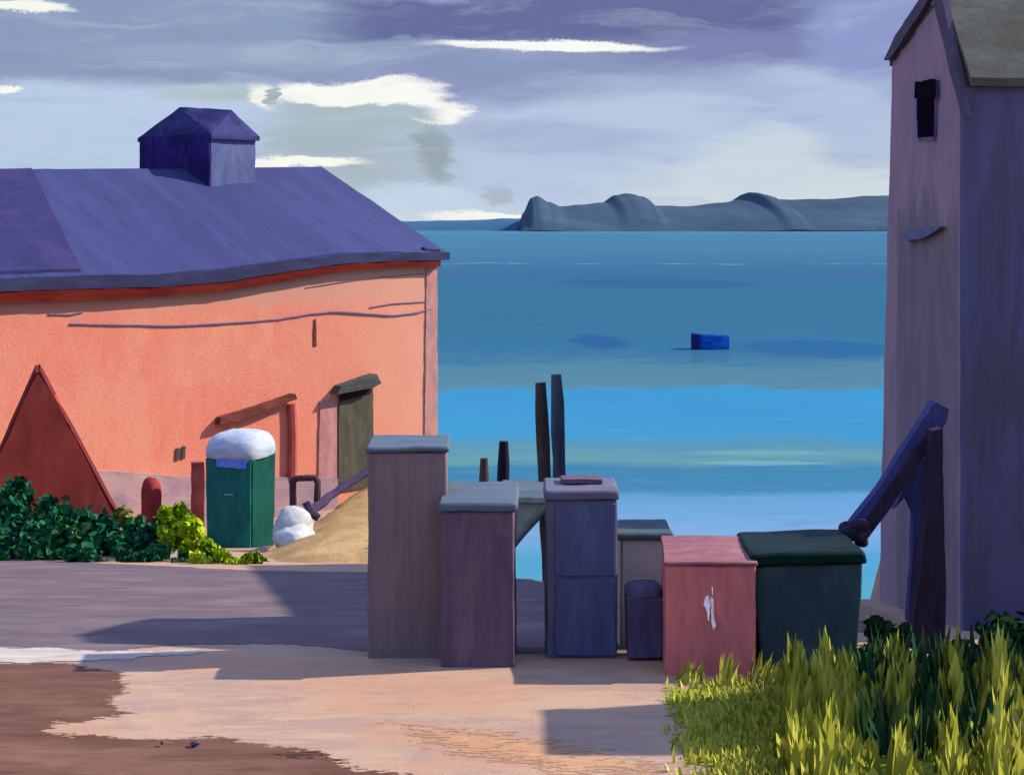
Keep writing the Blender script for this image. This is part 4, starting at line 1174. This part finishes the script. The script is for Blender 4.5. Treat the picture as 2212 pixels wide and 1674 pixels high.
# foreground plants at the right
M['lf_fg'] = leafmat('deep_green_leaves', [fk(26, 56, 34), fk(36, 70, 38), fk(52, 82, 40), fk(32, 78, 56)])
RG = 'dark shrubs by the mauve shed'
shrub('shrub', 'round dark green shrub right of the green bin, in front of the timber post', 'shrub', [(1925, 1395, 12.1, .24, .22, .20), (1900, 1460, 11.9, .24, .2, .26)], M['lf_fg'], M['stem'], 2600, .055, RG)
shrub('shrub', 'dark green shrub under the slate blue shed wall at the right edge', 'shrub', [(2100, 1430, 12.3, .28, .25, .26), (2200, 1420, 12.3, .3, .25, .3), (2060, 1500, 11.8, .3, .2, .25), (2180, 1520, 11.8, .34, .2, .3)], M['lf_fg'], M['stem'], 4800, .055, RG)

# lawn under the grass
M['lawn'] = paint('yellow_green_turf', [k(lin((150, 160, 62)), .45), k(lin((132, 146, 52)), .45), k(lin((164, 170, 80)), .45)], (.3, .1, .2), .95, 1, .08)
sheet('lawn', [G(1436, 1482), G(1560, 1476), G(1700, 1470), (2.1, 11.5), (3.4, 12.3), (8, 12.3), (8, 7), (1.8, 7), G(1580, 1690), G(1500, 1665), G(1450, 1640), G(1440, 1560)], M['lawn'], .006, 21, rag=.09, freq=4)


def blades(name, label_mat, spots, kind='stuff'):
    bm = bmesh.new(); lay = bm.verts.layers.float.new('tint')
    for (x, y, h, wd, tint, ln) in spots:
        z0 = gz(x, y) - .02
        az_ = random.uniform(-.2, 1.25); side = Vector((math.cos(az_), math.sin(az_), 0)) * wd * .5
        lx = ln; ly = random.uniform(-.1, .1) * h
        prevv = None
        N = 4
        for i in range(N + 1):
            f = i / N
            c = Vector((x + lx * f * f, y + ly * f * f, z0 + h * f))
            s = side * (1 - f ** 2.2) * (.75 + .5 * math.sin(f * 2.4))
            if i == N: r = [bm.verts.new(c)]
            else: r = [bm.verts.new(c - s), bm.verts.new(c + s)]
            for q in r: q[lay] = tint
            if prevv:
                if len(r) == 2: bm.faces.new((prevv[0], prevv[1], r[1], r[0]))
                else: bm.faces.new((prevv[0], prevv[1], r[0]))
            prevv = r
    o = link(name, bm, label_mat, None, smooth=False, fixn=False)
    tag(o, kind=kind)
    return o


M['gr'] = leafmat('yellow_green_grass', [k(lin((118, 128, 42)), .80), k(lin((156, 154, 52)), .92), k(lin((170, 166, 62)), .92), k(lin((190, 184, 96)), .9)])
M['gd'] = leafmat('dark_teal_grass', [fk(34, 66, 36), fk(48, 80, 38), fk(26, 80, 66), fk(78, 98, 44)])


def hgt_at(px):
    """how high the pale grass reaches along the frame (metres)"""
    prof = [(1690, .20), (1712, .62), (1735, .42), (1760, .36), (1782, .58), (1800, .42), (1840, .40), (1862, .22), (1885, .26), (1920, .40), (1935, .55), (1960, .35), (1990, .22), (2020, .22), (2045, .46), (2062, .62), (2085, .3), (2110, .26), (2140, .55), (2158, .72), (2180, .42), (2300, .4)]
    for (a, b), (c2, d) in zip(prof, prof[1:]):
        if a <= px <= c2: return b + (d - b) * (px - a) / (c2 - a)
    return .3


sp = []
for _ in range(3600):
    yv = random.uniform(8.6, 11.2); px = random.uniform(1690, 2280)
    x_ = (px - 1106) / F * yv
    h = hgt_at(px) * random.uniform(.45, .90) * (1.0 if yv > 9.8 else .8)
    if 1990 < px < 2030 and random.random() < .7: continue
    if noise.noise(Vector((x_ * 5, yv * 1.2, 2))) < -.22: continue
    sp.append((x_, yv, h, random.uniform(.03, .11), random.random() * .7 + .3 * (h > .5), random.uniform(-.05, .05)))
for _ in range(2600):       # short turf by the path
    yv = random.uniform(8.8, 11.35); px = random.triangular(1432, 1715, 1640)
    x_ = (px - 1106) / F * yv
    sp.append((x_, yv, random.uniform(.03, .10), random.uniform(.012, .03), random.random(), random.uniform(-.03, .03)))
for cx_, cy_, hh in ((1480, 11.3, .2), (1570, 11.25, .26), (1640, 11.2, .28), (1655, 11.2, .2)):
    for _ in range(26):
        yv = cy_ + random.uniform(-.08, .08)
        sp.append(((cx_ + random.gauss(0, 12) - 1106) / F * yv, yv, hh * random.uniform(.5, 1), random.uniform(.015, .035), random.random(), random.uniform(.0, .1)))
blades('grass', M['gr'], sp)
sp = []
for _ in range(900):
    yv = random.uniform(9.6, 11.6); px = random.uniform(1855, 2290)
    x_ = (px - 1106) / F * yv
    if noise.noise(Vector((x_ * 5, yv * 1.2, 2))) > .12 and yv < 11: continue
    sp.append((x_, yv, random.uniform(.12, .42), random.uniform(.02, .06), random.random(), random.uniform(-.08, .08)))
blades('dark_grass', M['gd'], sp)

# ------------------------------------------------------------------ stones on the brown painted shade
M['stone'] = paint('dark_stone', [(.05, .045, .07), (.08, .07, .09)], (.02, .02, .02), .8)
for px, py, r, lb in ((421, 1613, .024, 'larger dark stone lying on the brown earth'), (352, 1612, .012, 'tiny dark stone lying on the brown earth, left of the larger one')):
    x_, y_ = G(px, py)
    bm = bmesh.new(); bmesh.ops.create_icosphere(bm, subdivisions=3, radius=r)
    for v in bm.verts: v.co = Vector((v.co.x * 1.2 + x_, v.co.y + y_, v.co.z * .75 + gz(x_, y_) + .025))
    o = link('stone', bm, M['stone'], None, .012, 20, base=(x_, y_, gz(x_, y_))); tag(o, lb, 'stone')

# ------------------------------------------------------------------ boarded box added outside the frame to cast the shadow over path and grass
hz_ = gz(0, 10)
oh = thing('garden_hut', 'plain boarded garden hut standing just outside the view on the right', 'hut', (4.75, 11.05, hz_))
bm = box(4.75, 11.05, hz_ - .05, 1.5, .85, 2.75, 0, 1, .2); link('wall', bm, M['side'], oh, .01, 2)  # body of the added shadow caster
bm = box(4.75, 11.05, hz_ + 2.702, 1.6, .92, .10, 0, 1, .2); link('roof', bm, M['sroof'], oh, .01, 2)  # top of the added shadow caster
bm = box(4.75, 10.60, hz_, .7, .05, 1.9, 0, 1, .2); hd = link('door', bm, M['door'], oh, .008, 3, .01)  # door board on the added shadow caster, unseen
bm = tube([(4.98, 10.56, hz_ + .92), (4.98, 10.54, hz_ + 1.0), (4.98, 10.56, hz_ + 1.08)], .015, 6); link('handle', bm, M['iron'], hd)
